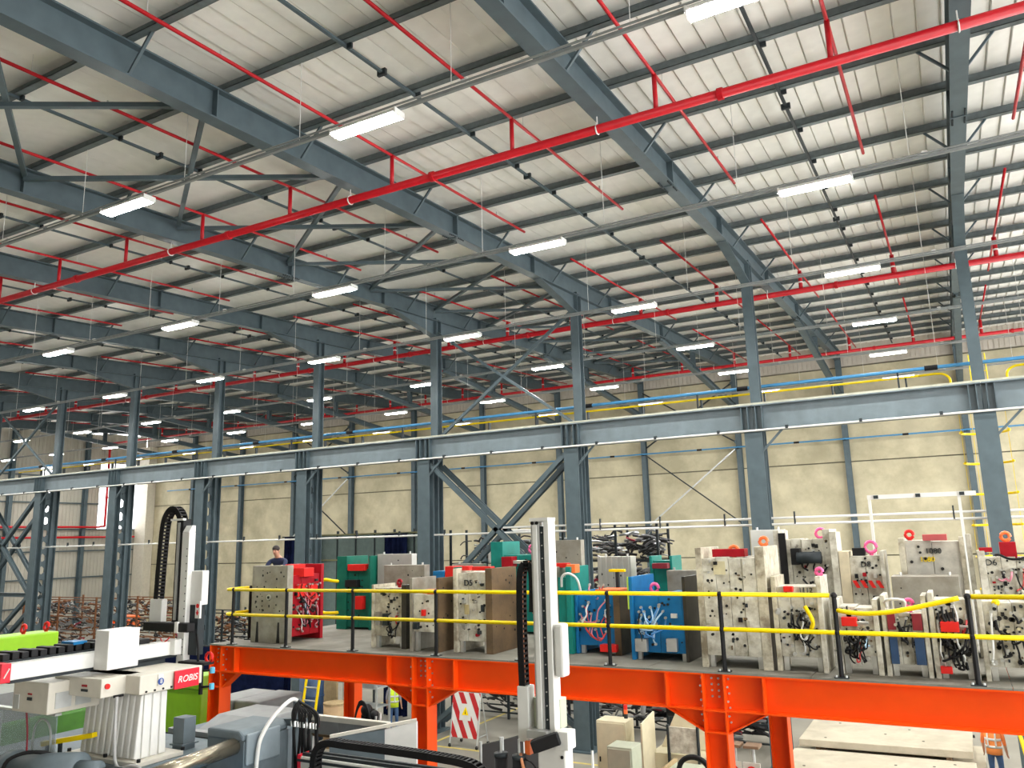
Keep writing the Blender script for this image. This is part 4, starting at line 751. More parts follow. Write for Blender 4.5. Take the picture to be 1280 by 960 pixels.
# pale base plates stacked on the floor
SLABM = mat('pale_base_plate', (.50, .45, .34), .65, 0, .08, 2, .05, stain=(.34, .30, .22), stain_scale=1.2, stain_amt=.6)
def slab(label, x0, x1, y0, y1, z0, z1, sk=.0, seed=0):
    t = thing('base_plate_slab', ((x0+x1)/2, (y0+y1)/2, z0), label, 'plate'); MB().add([(x0, y0, z0), (x1, y0+sk, z0), (x1, y1+sk, z0), (x0, y1, z0), (x0, y0, z1), (x1, y0+sk, z1), (x1, y1+sk, z1), (x0, y1, z1)], [(3,2,1,0),(4,5,6,7),(0,1,5,4),(1,2,6,5),(2,3,7,6),(3,0,4,7)]).build('slab', SLABM, t, bevel=.015)
    q = random.Random(seed)
    for i in range(5): x, y = q.uniform(x0+.3, x1-.3), q.uniform(y0+.2, y1-.2); MB().cyl((x, y+sk/2, z1-.01), (x, y+sk/2, z1+.004), .035, 10).build('hole', HOLE, t)
    MB().box(x0+.05, x1-.05, y0+sk*.5+.03, y0+sk*.5+.12, z0-.001, z0+.0).build('shadow_gap', HOLE, t) if False else None
    return t
slab('upper pale drilled base plate in the floor stack', -4.45, -.35, 23.7, 26.4, .92, 1.10, .25, 1)
slab('middle pale drilled base plate, offset toward the orange beam', -4.5, -.3, 21.2, 23.3, .78, .96, .2, 2)
slab('lowest and largest pale base plate under the stack', -4.72, -.1, 20.4, 26.8, .45, .62, .0, 3)
t = thing('timber_bearers', (-2.6, 23.5, 0), 'dark timber bearers under the pale base plates', 'timber')
for x in (-4.4, -2.7, -.8): MB().box(x-.1, x+.1, 20.6, 26.6, 0, .45).build('bearer', RUST, t)
for x in (-4.0, -.9): MB().box(x-.06, x+.06, 21.4, 23.2, .62, .78).build('spacer', RUST, t); MB().box(x-.06, x+.06, 23.9, 26.3, .62, .92).build('spacer', RUST, t)
t = thing('yellow_step_ladder', (.95, 23.3, 0), 'yellow step ladder beside the person in the orange vest', 'ladder')
for x0, x1 in ((.75, .55), (1.3, 1.1)): MB().obox((x0+.2, 22.9, 0), (x1+.05, 23.5, 2.2), .07, .05).build('rail', YELLOW, t)
for i in range(6): MB().box(.57-.02*i+.2, 1.40-.02*i-.1, 22.92+.09*i, 23.08+.09*i, .28+.3*i, .31+.3*i).build('tread', YELLOW, t)

# ------------------------------------------------------------------ people
def skin_body(name, verts, edges, radii, parent, mats, pick, root=0):
    me = bpy.data.meshes.new(name); me.from_pydata(verts, edges, []); me.update()
    o = bpy.data.objects.new(name, me); COL.objects.link(o)
    o.modifiers.new('Skin', 'SKIN'); sd = o.modifiers.new('Sub', 'SUBSURF'); sd.levels = 2; sd.render_levels = 2
    if not me.skin_vertices: me.attributes  # layer is made with the modifier
    sv = me.skin_vertices[0].data if me.skin_vertices else None
    if sv:
        for i, r in enumerate(radii): sv[i].radius = (r, r) if not isinstance(r, tuple) else r
        sv[root].use_root = True
    dg = bpy.context.evaluated_depsgraph_get(); m2 = bpy.data.meshes.new_from_object(o.evaluated_get(dg)); bpy.data.objects.remove(o)
    m2.materials.clear()
    for m in mats: m2.materials.append(m)
    for p in m2.polygons: p.material_index = pick(p.center); p.use_smooth = True
    b = bpy.data.objects.new(name, m2); COL.objects.link(b); b.parent = parent; return b
def person(label, loc, rot, mats, lean=0., armL=None, armR=None, turn=0., vest=None, hair=None, hair_col=(.02, .013, .01)):
    t = thing('person', (0, 0, 0), label, 'person')
    # local frame: facing -Y, height 1.76
    def L(p):                                             # lean the upper body about the hips
        x, y, z = p
        if z > .95: c, s = math.cos(lean), math.sin(lean); dz = z-.95; return (x, y*c-dz*s, .95+dz*c+y*s*.0)
        return p
    V = []; E = []; Rr = []
    def v(p, r, par=None):
        V.append(L(p)); Rr.append(r); i = len(V)-1
        if par is not None: E.append((par, i))
        return i
    pel = v((0, .0, .95), (.15, .11)); waist = v((0, 0, 1.12), (.14, .10), pel); chest = v((0, .01, 1.32), (.17, .115), waist); neckb = v((0, .01, 1.47), (.085, .07), chest); neck = v((0, -.005, 1.54), .052, neckb)
    head = v((0, -.015, 1.61), (.07, .085), neck); head2 = v((0, -.015, 1.69), (.074, .09), head); v((0, -.01, 1.745), (.05, .06), head2)
    jaw = None
    for s, arm in ((-1, armL), (1, armR)):
        hip = v((s*.095, 0, .88), .095, pel); kn = v((s*.11, -.02, .48), .062, hip); an = v((s*.115, .02, .09), .042, kn); v((s*.125, -.06, .045), .042, an); v((s*.135, -.15, .035), .035, len(V)-1)
        pts = arm or [(s*.20, 0, 1.42), (s*.25, .02, 1.16), (s*.26, -.06, .93)]
        sh = v((s*.13, .01, 1.42), .075, chest); a = v(pts[0], .062, sh); b = v(pts[1], .046, a); c = v(pts[2], .030, b)
        # palm and five fingers
        d = (Vector(pts[2])-Vector(pts[1])).normalized(); side = Vector((0, 1, 0)) if abs(d.y) < .8 else Vector((1, 0, 0)); side = (side-d*side.dot(d)).normalized(); out = d.cross(side)
        pm = Vector(pts[2])+d*.055; p = v(pm, (.030, .022), c)
        for k, (off, ln) in enumerate(((-.033, .062), (-.011, .078), (.011, .072), (.033, .055))):
            k1 = pm+d*.045+side*off; f1 = v(k1, .0095, p); f2 = v(k1+d*ln*.5+out*.006*s, .0085, f1); v(k1+d*ln*.95+out*.022*s, .0075, f2)
        th = pm-d*.01-side*.042; f1 = v(th, .011, p); v(th+d*.04-side*.018, .009, f1)
    zs = [L((0, 0, z))[2] for z in (.0, .10, .92, 1.49)]
    def pick(c):
        if c.z > L((0, 0, 1.50))[2] - (0 if lean < .3 else .02) and abs(c.x) < .14: return 0
        if c.z < .10: return 3
        if c.z < .93: return 2
        if abs(c.x) > .215 or False:
            pass
        return 1
    b = skin_body('body', V, E, Rr, t, mats, pick)
    # bare forearms and hands
    for p in b.data.polygons:
        for s, arm in ((-1, armL), (1, armR)):
            pts = arm or [(s*.20, 0, 1.42), (s*.25, .02, 1.16), (s*.26, -.06, .93)]
            e, w = Vector(L(pts[1])), Vector(L(pts[2])); c = Vector(p.center); d = w-e; u = (c-e).dot(d)/d.length_squared
            if u > .25 and (c-(e+d*u)).length < .09 and c.x*s > .05: p.material_index = 0
    hc = L((0, -.015, 1.69)); hm = mat('dark_hair', hair_col, .6, 0, .2)
    face = MB(); hx = Vector(L((0, -.015, 1.64)))
    fw = Vector((0, -1, 0)); 
    for s in (-1, 1):
        face_e = MB().ball((hx.x+s*.03, hx.y-.082, hx.z+.02), .011, 8, 5); face_e.build('eye', mat('eye_dark', (.03, .02, .02), .3), t, True)
        MB().ball((hx.x+s*.078, hx.y+.005, hx.z+.01), .026, 8, 5, (.45, .8, 1.2)).build('ear', SKIN, t, True)
    MB().ball((hx.x, hx.y-.095, hx.z-.012), .017, 8, 5, (.8, 1, 1.3)).build('nose', SKIN, t, True); MB().box(hx.x-.024, hx.x+.024, hx.y-.088, hx.y-.078, hx.z-.055, hx.z-.047).build('mouth', mat('lips', (.4, .14, .12), .5), t)
    m = MB(); m.ball((hc[0], hc[1]+.018, hc[2]+.018), .095, 14, 9, (.86, 1.02, .86)); m.ball((hc[0], hc[1]+.05, hc[2]-.035), .075, 12, 7, (.95, .75, .9)); m.build('hair', hm, t, True)
    if vest:
        base, tape = vest; ring = lambda z, rx, ry, n=22: [(rx*math.cos(a), ry*math.sin(a)+.005, z) for a in [math.tau*i/n for i in range(n)]]
        n = 22; rows = [ring(.86, .185, .145), ring(1.0, .18, .14), ring(1.15, .18, .135), ring(1.32, .205, .15), ring(1.44, .165, .115), ring(1.50, .10, .085)]
        vs = [L(p) for r in rows for p in r]; fs = [(i*n+k, i*n+(k+1) % n, (i+1)*n+(k+1) % n, (i+1)*n+k) for i in range(len(rows)-1) for k in range(n)]
        o = MB().add(vs, fs).build('vest', base, t, True); sm = o.modifiers.new('S', 'SOLIDIFY'); sm.thickness = .012
        for z, rx, ry in ((1.02, .186, .146), (1.2, .193, .146)):
            m = MB(); r0, r1 = ring(z, rx, ry), ring(z+.06, rx, ry); m.add([L(p) for p in r0+r1], [(k, (k+1) % n, n+(k+1) % n, n+k) for k in range(n)]); o2 = m.build('reflective_tape', tape, o, True); sm = o2.modifiers.new('S', 'SOLIDIFY'); sm.thickness = .006; sm.offset = 1
        for s in (-.09, .09):
            m = MB(); m.tube([L((s, -.15, 1.06)), L((s, -.165, 1.3)), L((s, -.125, 1.44)), L((s, -.02, 1.52)), L((s, .10, 1.45)), L((s, .155, 1.3)), L((s, .15, 1.06))], .02, 6, 4); m.build('reflective_tape', tape, o, True)
    for s in (-1, 1): MB().ball((s*.132, -.07, .045), .05, 10, 6, (.95, 2.3, .9)).build('shoe', BLACK, t, True)
    t.location = loc; t.rotation_euler[2] = rot; return t
JEANS = mat('blue_jeans', (.06, .13, .28), .8, 0, .15); NAVS = mat('navy_shirt', (.015, .025, .07), .8, 0, .15); DKT = mat('dark_trousers', (.02, .022, .03), .8, 0, .15); GRS = mat('grey_shirt', (.30, .29, .34), .8, 0, .1)
TAPE = mat('reflective_silver', (.75, .77, .75), .3, 0, .05)
st = thing('wooden_step', (-13.83, 13.55, DZ), 'low wooden step under the person at the grey mould', 'step')
MB().box(-14.02, -13.5, 13.72, 14.3, DZ+.24, DZ+.28).build('top', WOOD, st)
for x in (-14.0, -13.54): MB().box(x, x+.03, 13.75, 14.27, DZ, DZ+.24).build('side', WOOD, st)
person('person with dark hair in navy shirt bending over the grey drilled mould', (-13.84, 13.98, DZ+.28), math.radians(15), [SKIN, NAVS, DKT, BLACK], lean=.45, armL=[(-.2, -.02, 1.40), (-.24, -.22, 1.24), (-.16, -.42, 1.2)], armR=[(.2, -.02, 1.40), (.24, -.25, 1.27), (.14, -.45, 1.25)])
person('person in yellow high-visibility vest and jeans facing away, standing behind the mezzanine', (-18.25, 24.0, 0), math.radians(200), [SKIN, GRS, JEANS, BLACK], vest=(mat('yellow_vest', (.65, .85, .03), .6, 0, .08), TAPE), hair_col=(.03, .02, .015))
person('person in orange high-visibility vest and jeans beside the pale base plates', (.12, 25.0, 0), math.radians(165), [SKIN, mat('orange_sleeve', (.9, .22, .05), .6, 0, .1), JEANS, BLACK], vest=(mat('orange_vest', (.95, .32, .08), .6, 0, .08), TAPE))

# ------------------------------------------------------------------ moulding machine with linear robot (ROBIS)
ENA = mat('robot_cream_white', (.63, .60, .52), .45, 0, .05); ALU = mat('aluminium_profile', (.50, .51, .50), .3, .6, .08); COPPER = mat('copper_wire', (.6, .25, .12), .4, .2, .1); SIGNR = mat('sign_bright_red', (.72, .01, .03), .4, 0, .03); SBLUE = mat('logo_blue', (.02, .07, .30), .4, 0, .03); CYAN = mat('cyan_cup', (.1, .45, .65), .4, 0, .05)
def chain(par, pts, w, h, side, m=BLACK, pitch=.055, name='chain_link', wire=None):
    pts = [Vector(p) for p in pts]; q = []
    n = len(pts)
    for i in range(n-1):
        a, b, c, d = pts[max(0, i-1)], pts[i], pts[i+1], pts[min(n-1, i+2)]
        for k in range(12):
            t = k/12; q.append(.5*((2*b)+(c-a)*t+(2*a-5*b+4*c-d)*t*t+(3*b-a-3*c+d)*t**3))
    q.append(pts[-1]); acc = 0; last = q[0]; side = Vector(side)
    for p in q[1:]:
        while (p-last).length >= pitch:
            d = (p-last).normalized(); nx = last+d*pitch; up = d.cross(side).normalized()
            mb = MB()
            for s in (-1, 1): mb.obox(last+side*s*(w/2-.008)-d*.004, nx+side*s*(w/2-.008)+d*.004, .014 if True else 0, h, up)
            mid = (last+nx)/2
            for s in (-1, 1): mb.obox(mid+up*s*(h/2-.006)-side*(w/2), mid+up*s*(h/2-.006)+side*(w/2), pitch*.45, .012, up)
            mb.build(name, m, par); last = nx
    if wire: MB().tube([tuple(p) for p in q[::4]], h*.28, 6, 1).build('cable_bundle', wire, par, True)
# machine bed
mb1 = thing('moulding_machine', (-9.6, 8.0, 0), 'blue-grey moulding machine bed carrying the white robot pedestal', 'machine')
MB().box(-12.6, -9.55, 6.9, 8.75, 0, 3.80).build('bed', MG, mb1, bevel=.03); MB().box(-9.5, -8.02, 7.2, 8.15, 0, 3.2).build('lower_bed', DARK, mb1)
MB().box(-10.95, -9.45, 8.85, 10.4, 0, 3.82).build('rear_housing', MG, mb1, bevel=.05); MB().prism([(9.0, 3.82), (10.4, 3.82), (10.2, 3.98), (9.4, 3.98)], 'x', -10.6, -9.6).build('rear_cover', LG, mb1, bevel=.02)
MB().box(-10.9, -9.5, 8.80, 8.86, 3.25, 3.80).build('black_panel', BLACK, mb1); MB().box(-10.95, -9.45, 8.76, 8.88, 3.80, 3.87).build('panel_ledge', LG, mb1)
MB().box(-9.2, -8.52, 8.0, 8.8, 0, 4.05).build('platen', MG, mb1); m = MB().prism([(-9.2, 4.05), (-8.52, 4.05), (-8.52, 4.12), (-8.60, 4.18), (-9.2, 4.18)], 'y', 7.98, 8.8); m.build('platen_top', MG, mb1, bevel=.03); MB().box(-8.52, -8.48, 8.02, 8.62, 3.75, 4.14).build('platen_pale_face', mat('pale_blue_grey', (.20, .245, .27), .5, 0, .08), mb1, bevel=.03)  # last box: thin paler sheet over the platen's right face
MB().cyl((-8.85, 6.5, 3.84), (-8.68, 8.05, 3.99), .105, 18).build('tie_bar', mat('bronze_steel', (.30, .27, .20), .25, .8, .08), mb1, True); MB().cyl((-8.85, 6.5, 3.1), (-8.68, 8.05, 3.2), .1, 16).build('tie_bar', MATS['bronze_steel'], mb1, True)
MB().box(-8.9, -8.03, 7.3, 8.0, 3.2, 3.55).build('blue_guard', BLUEM, mb1); MB().box(-8.55, -8.45, 7.26, 7.32, 3.3, 3.6).build('red_mark', BRED, mb1)
MB().box(-10.02, -9.80, 8.1, 8.3, 0, 4.22).build('grey_post', MG, mb1); MB().box(-10.03, -9.77, 8.06, 8.34, 3.86, 3.88).build('post_rib', MG, mb1)
MB().cyl((-11.1, 6.55, 3.78), (-10.05, 6.75, 3.85), .21, 20).build('drive_motor', MG, mb1, True); MB().cyl((-11.2, 6.53, 3.78), (-11.05, 6.56, 3.78), .25, 20).build('motor_cap', MG, mb1, True); MB().cyl((-10.05, 6.75, 3.85), (-9.75, 6.8, 3.86), .12, 16).build('motor_coupling', MG, mb1, True); MB().box(-9.85, -9.5, 6.6, 7.0, 3.65, 3.88).build('valve_block', DARK, mb1, bevel=.02)
MB().tube([(-11.0, 6.32, 3.8), (-10.9, 6.34, 3.98), (-10.75, 6.5, 4.05), (-10.6, 6.7, 4.0), (-10.5, 6.9, 3.85)], .025, 6, 4).build('spiral_hose', BLACK, mb1, True)
MB().obox((-11.25, 7.0, 4.0), (-10.45, 7.2, 4.14), .09, .06).build('yellow_bar', YELLOW, mb1)
for x, y, z in ((-11.18, 7.02, 4.0), (-10.98, 7.07, 4.03)): MB().box(x-.02, x+.02, y-.02, y+.02, 3.79, z).build('bar_support', DARK, mb1)
MB().box(-10.72, -10.2, 6.42, 6.92, 3.48, 3.68).build('motor_foot', MG, mb1)
t = thing('guard_window', (-11.4, 7.1, 3.7), 'clear guard window with grey frame left of the robot pedestal', 'guard')
gl = bpy.data.materials.new('guard_glass'); gl.use_nodes = True; b_ = gl.node_tree.nodes['Principled BSDF']; b_.inputs['Base Color'].default_value = (.35, .42, .48, 1); b_.inputs['Roughness'].default_value = .12; b_.inputs['Alpha'].default_value = .45
MB().box(-12.6, -10.75, 6.84, 6.86, 3.55, 4.42).build('pane', gl, t)
for z in (4.42, 3.95 if False else 3.56): MB().box(-12.6, -10.75, 6.82, 6.91, z, z+.03).build('frame_bar', GALV, t)
MB().tube([(-11.25, 6.85, 3.7), (-11.25, 6.85, 4.1), (-11.2, 6.85, 4.28), (-11.05, 6.85, 4.36), (-10.9, 6.85, 4.28), (-10.85, 6.85, 4.1), (-10.85, 6.85, 3.7)], .015, 6, 4).build('arched_frame', GALV, t, True); MB().box(-12.15, -12.1, 6.82, 6.91, 3.56, 4.44).build('frame_post', GALV, t)
# the robot
rb = thing('linear_robot', (-10.2, 7.6, 3.85), 'white linear take-out robot with ribbed pedestal and red ROBIS sign', 'robot')
MB().box(-11.1, -9.6, 7.22, 7.95, 3.80, 3.86).build('base_plate', ENA, rb, bevel=.01)
pd = MB().prism([(7.33, 3.86), (7.78, 3.86), (7.74, 4.68), (7.38, 4.68)], 'x', -10.92, -9.76).build('pedestal', WHITE, rb)
for i in range(9):
    x = -10.85+i*.131; MB().prism([(7.30, 3.87), (7.345, 3.87), (7.392, 4.66), (7.36, 4.66)], 'x', x-.045, x+.045).build('rib', WHITE, pd, bevel=.015)
for i in range(3): y = 7.44+i*.13; MB().obox((-9.75, y, 3.87), (-9.75, y, 4.66), .09, .03, (1,0,0)).build('rib', WHITE, pd, bevel=.008)
for x, y in ((-11.08, 7.27), (-10.3, 7.27), (-9.62, 7.27), (-9.62, 7.95)): MB().cyl((x, y, 3.86), (x, y, 3.90), .025, 8).build('anchor_bolt', BLACK, rb)
MB().box(-11.3, -9.66, 7.25, 8.25, 4.68, 4.92).build('cross_beam', ENA, rb, bevel=.012)
for i in range(7): MB().cyl((-9.66, 7.35+.13*i, 4.71), (-9.645, 7.35+.13*i, 4.71), .014, 6).build('screw', BLACK, rb)
MB().box(-9.655, -9.645, 7.52, 7.60, 4.76, 4.90).build('logo_field', WHITE, rb); lo = MB(); lo.cyl((-9.65, 7.56, 4.81), (-9.638, 7.56, 4.81), .045, 20); lo.build('logo_oval', SBLUE, rb); text('logo_mark', '8', .08, WHITE, rb, (-9.634, 7.56, 4.81), (math.pi/2, 0, math.pi/2))
sg = MB().box(-9.64, -9.61, 7.76, 8.16, 4.67, 4.91).build('name_sign', SIGNR, rb, bevel=.006); tx = text('lettering', 'ROBIS', .12, WHITE, sg, (-9.605, 7.96, 4.79), (math.pi/2, 0, math.pi/2), shear=.25, bold=.001)
cb = MB().box(-10.95, -9.95, 6.90, 7.5, 4.68, 4.92).build('control_box', ENA, rb, bevel=.012); MB().cyl((-9.95, 6.98, 4.82), (-9.925, 6.98, 4.82), .035, 12).build('emergency_stop', BRED, cb); MB().box(-9.95, -9.94, 7.35, 7.46, 4.78, 4.88).build('vent', GALV, cb); MB().box(-10.35, -10.22, 6.888, 6.90, 4.75, 4.78).build('sticker', DARK, cb); MB().box(-10.34, -10.24, 6.888, 6.90, 4.81, 4.835).build('sticker', REDM, cb); MB().box(-10.75, -10.65, 6.888, 6.90, 4.74, 4.86).build('vent', GALV, cb); MB().box(-9.95, -9.93, 7.08, 7.22, 4.66, 4.69).build('cable_inlet', BLACK, cb)
c2 = MB().box(-11.4, -10.62, 6.62, 7.4, 4.48, 4.88).build('drive_box', ENA, rb, bevel=.012); MB().box(-11.36, -11.24, 6.608, 6.62, 4.52, 4.70).build('vent', GALV, c2); MB().box(-11.06, -10.96, 6.608, 6.62, 4.64, 4.68).build('sticker', DARK, c2); MB().box(-11.05, -10.97, 6.608, 6.62, 4.71, 4.73).build('sticker', REDM, c2)
for y in (6.72, 7.0): MB().box(-10.62, -10.61, y, y+.22, 4.54, 4.74).build('louvre', GALV, c2)
MB().tube([(-9.93, 7.12, 4.67), (-9.90, 7.1, 4.3), (-9.88, 7.1, 4.02), (-9.84, 7.1, 3.87), (-9.72, 7.08, 3.825), (-9.58, 7.12, 3.86), (-9.46, 7.18, 3.82), (-9.42, 7.22, 3.6), (-9.42, 7.24, 3.18)], .022, 7, 5).build('grey_cable', mat('pale_cable', (.42, .42, .41), .5), rb, True); MB().tube([(-11.2, 6.7, 4.49), (-11.1, 6.68, 4.2), (-10.95, 6.60, 3.985)], .012, 6, 4).build('maroon_cable', DRED, rb, True)
# traverse beam along the machine
tv = MB().box(-10.62, -10.40, 5.98, 8.5, 5.02, 5.21).build('traverse_beam', WHITE, rb, bevel=.01); MB().box(-10.64, -10.38, 5.86, 5.98, 5.0, 5.23).build('red_end_cap', SIGNR, tv, bevel=.01); MB().obox((-10.375, 5.89, 5.06), (-10.375, 5.95, 5.17), .01, .025, (1,0,0)).build('white_mark', WHITE, tv); MB().box(-10.6, -10.42, 6.0, 8.45, 4.98, 5.02).build('guide_rail', DARK, tv)
MB().box(-10.6, -10.42, 7.45, 8.22, 4.91, 4.99).build('slide_block', DARK, rb)
MB().box(-10.98, -10.60, 6.0, 7.74, 5.17, 5.23).build('bellows_tray', DARK, rb)
for i in range(14): MB().box(-10.98, -10.66, 6.02+.12*i, 6.11+.12*i, 5.22, 5.31+.015*(i % 2)).build('bellows_fold', BLACK, rb, bevel=.01)
MB().box(-10.95, -10.68, 6.95, 7.15, 5.31, 5.35).build('blue_cloth', BLUEM, rb)
wbx = MB().box(-10.41, -10.12, 7.08, 7.55, 4.99, 5.50).build('white_cover', WHITE, rb, bevel=.012); MB().box(-10.78, -10.55, 7.85, 8.05, 4.98, 5.28).build('black_servo', BLACK, rb, bevel=.02); MB().cyl((-10.66, 7.95, 4.85), (-10.66, 7.95, 5.0), .08, 14).build('servo_foot', BLACK, rb); MB().box(-10.9, -10.5, 7.55, 7.75, 5.17, 5.29).build('carriage_motor', BLACK, rb, bevel=.03)
for i in range(3): MB().tube([(-10.72+.03*i, 7.55, 5.2), (-10.70, 7.5, 5.08-.03*i), (-10.62+.04*i, 7.5, 4.98), (-10.55, 7.62, 5.0+.05*i), (-10.62, 7.7, 5.2)], .012, 6, 4).build('copper_cable', COPPER, rb, True)
MB().box(-11.1, -10.1, 8.32, 8.46, 5.34, 5.47).build('black_cross_arm', BLACK, rb, bevel=.015); MB().box(-10.36, -10.30, 8.30, 8.34, 5.33, 5.49).build('white_clip', WHITE, rb); MB().box(-10.72, -10.3, 8.28, 8.4, 5.02, 5.24).build('lower_cover', WHITE, rb, bevel=.01); MB().tube([(-10.6, 8.26, 5.25), (-10.5, 8.24, 5.2), (-10.4, 8.26, 5.27)], .01, 6, 4).build('red_wire', HOSE['r'], rb, True)
# vertical arm with cable chain
va = MB().box(-10.440, -10.280, 8.42, 8.54, 4.80, 6.80).build('vertical_arm', WHITE, rb, bevel=.012); MB().prism([(8.42, 6.80), (8.54, 6.80), (8.54, 6.9), (8.48, 6.9)], 'x', -10.430, -10.290).build('arm_cap', WHITE, va)
MB().box(-10.600, -10.450, 8.44, 8.58, 5.45, 7.0).build('arm_guide', BLACK, rb); MB().box(-10.560, -10.510, 8.425, 8.445, 5.5, 6.95).build('guide_strip', ALU, rb); MB().box(-10.700, -10.420, 8.40, 8.46, 6.98, 7.01).build('chain_bracket', WHITE, rb)
for i in range(16): MB().cyl((-10.310, 8.42, 4.9+.11*i), (-10.310, 8.412, 4.9+.11*i), .009, 6).build('screw', DARK, rb)
chain(rb, [(-11.000, 8.5, 5.75), (-10.980, 8.5, 6.3), (-10.940, 8.5, 6.9), (-10.860, 8.5, 7.10), (-10.730, 8.5, 7.17), (-10.600, 8.5, 7.10), (-10.530, 8.5, 6.95), (-10.530, 8.5, 6.80)], .13, .09, (0, 1, 0))
MB().box(-11.100, -10.820, 8.42, 8.52, 5.45, 5.80).build('chain_tray', WHITE, rb, bevel=.01)
MB().box(-10.290, -10.040, 8.5, 8.62, 5.72, 6.22).build('white_panel', WHITE, rb, bevel=.01); MB().box(-10.290, -10.100, 8.50, 8.62, 5.0, 5.72).build('dark_plate', DARK, rb); st_ = MB().box(-10.130, -10.030, 8.47, 8.5, 5.53, 5.78).build('warning_label', WHITE, rb); MB().cyl((-10.080, 8.47, 5.71), (-10.080, 8.465, 5.71), .032, 14).build('red_dot', BRED, st_); MB().prism([(-10.110, 5.62), (-10.050, 5.62), (-10.080, 5.57)], 'y', 8.464, 8.47).build('red_arrow', BRED, st_); MB().box(-10.090, -10.070, 8.464, 8.47, 5.6, 5.65).build('red_arrow_shaft', BRED, st_)
MB().tube([(-9.82+.07*math.cos(a), 8.5, 4.98+.07*math.sin(a)) for a in [math.tau*i/10 for i in range(10)]], .022, 6, 1, True).build('red_air_coil', BRED, rb, True)
MB().tube([(-10.12, 8.51, 5.3), (-10.0, 8.45, 5.1), (-9.98, 8.44, 4.93)], .02, 6, 4).build('black_hose', BLACK, rb, True)
MB().box(-10.29, -9.76, 8.34, 8.54, 4.89, 4.93).build('gripper_mount', BLACK, rb); MB().box(-9.80, -9.76, 8.32, 8.36, 4.50, 4.92).build('gripper_bar', BLACK, rb)
for z in (4.82, 4.60): MB().cyl((-9.78, 8.34, z), (-9.58, 8.36, z+.02), .016, 7).build('gripper_arm', BLACK, rb); MB().cyl((-9.58, 8.36, z-.02), (-9.58, 8.36, z+.06), .035, 10).build('suction_cup', CYAN, rb)
# neighbouring lime green machine
t = thing('lime_green_machine', (-15.6, 12.4, 0), 'lime green moulding machine guard behind the ROBIS robot', 'machine')
MB().box(-18.2, -14.75, 12.6, 13.3, 0, 3.55).build('guard', LIME, t, bevel=.03); MB().box(-18.2, -14.75, 12.55, 13.3, 3.55, 3.82).build('top_rail', LIME, t, bevel=.02); MB().box(-17.2, -15.4, 12.57, 12.60, 1.0, 2.6).build('window', DARK, t)
t = thing('lime_green_hood', (-16.4, 9.0, 0), 'lime green hood of the machine at the left, with red eyebolts on top', 'machine')
MB().box(-16.6, -16.0, 6.5, 10.1, 3.9, 5.0).build('hood', LIME, t, bevel=.03); MB().box(-17.5, -13.6, 6.6, 10.0, 0, 3.9).build('body', DGR, t, bevel=.05); MB().box(-16.0, -13.7, 7.2, 10.0, 3.9, 4.35).build('deck', LG, t)
for y in (9.5, 9.95): eyebolt(t, -16.2, y, 5.0, BRED, .07)

# ------------------------------------------------------------------ second robot in front of the mezzanine
r2 = thing('linear_robot', (-4.2, 8.4, 3.9), 'slim white linear robot with copper-wired cable chain before the orange beam', 'robot')
MB().box(-4.36, -4.25, 8.32, 8.5, 4.45, 6.76).build('arm_profile', ALU, r2, bevel=.006); MB().box(-4.33, -4.28, 8.305, 8.325, 4.5, 6.72).build('profile_strip', WHITE, r2); MB().box(-4.245, -4.20, 8.33, 8.5, 4.45, 6.70).build('dark_rail', DARK, r2); MB().box(-4.195, -4.13, 8.32, 8.5, 4.42, 6.76).build('white_profile', WHITE, r2, bevel=.006); MB().box(-4.37, -4.13, 8.31, 8.51, 6.76, 6.80).build('end_plate', WHITE, r2)
for x in (-4.33, -4.27): MB().cyl((x, 8.31, 6.74), (x, 8.30, 6.74), .02, 8).build('end_bolt', BLACK, r2)
for i in range(15): MB().cyl((-4.222, 8.33, 4.6+.145*i), (-4.222, 8.32, 4.6+.145*i), .009, 6).build('screw', SILV, r2)
chain(r2, [(-4.54, 8.4, 4.92), (-4.55, 8.4, 5.5), (-4.54, 8.4, 6.08), (-4.51, 8.4, 6.24), (-4.45, 8.4, 6.29), (-4.39, 8.4, 6.24), (-4.375, 8.4, 6.05), (-4.385, 8.4, 5.72)], .12, .075, (0, 1, 0), wire=COPPER)
MB().box(-4.60, -4.46, 8.33, 8.5, 4.34, 4.93).build('chain_tray', WHITE, r2, bevel=.01); MB().box(-4.12, -4.00, 8.33, 8.5, 5.05, 5.62).build('white_cover', WHITE, r2, bevel=.03)
MB().box(-4.46, -4.12, 8.45, 8.62, 4.48, 4.80).build('green_bracket', PGRN, r2, bevel=.01); MB().box(-4.42, -4.18, 8.2, 8.45, 4.42, 4.50).build('carriage', ALU, r2); MB().obox((-4.30, 8.1, 4.36), (-4.02, 8.2, 4.46), .12, .13).build('servo_motor', BLACK, r2, bevel=.015); MB().box(-4.08, -3.92, 8.2, 8.4, 4.33, 4.52).build('motor_flange', WHITE, r2, bevel=.01)
MB().box(-4.50, -4.44, 8.3, 8.4, 4.22, 4.36).build('red_plug', FRED, r2)
MB().box(-4.32, -3.98, 8.25, 8.45, 3.6, 4.36).build('lower_arm', WHITE, r2, bevel=.02)
for z in (4.25, 4.1, 3.95): MB().cyl((-4.02, 8.25, z), (-4.02, 8.24, z), .018, 8).build('bolt', BLACK, r2)
for x in (-4.75, -4.52): MB().cyl((x, 8.2, 3.5), (x, 8.2, 4.20), .075, 14).build('air_cylinder', BLACK, r2, True); MB().cyl((x, 8.2, 4.20), (x, 8.2, 4.24), .08, 14).build('cylinder_cap', DARK, r2, True); MB().cyl((x, 8.2, 4.24), (x, 8.2, 4.40), .014, 8).build('piston', GALV, r2)
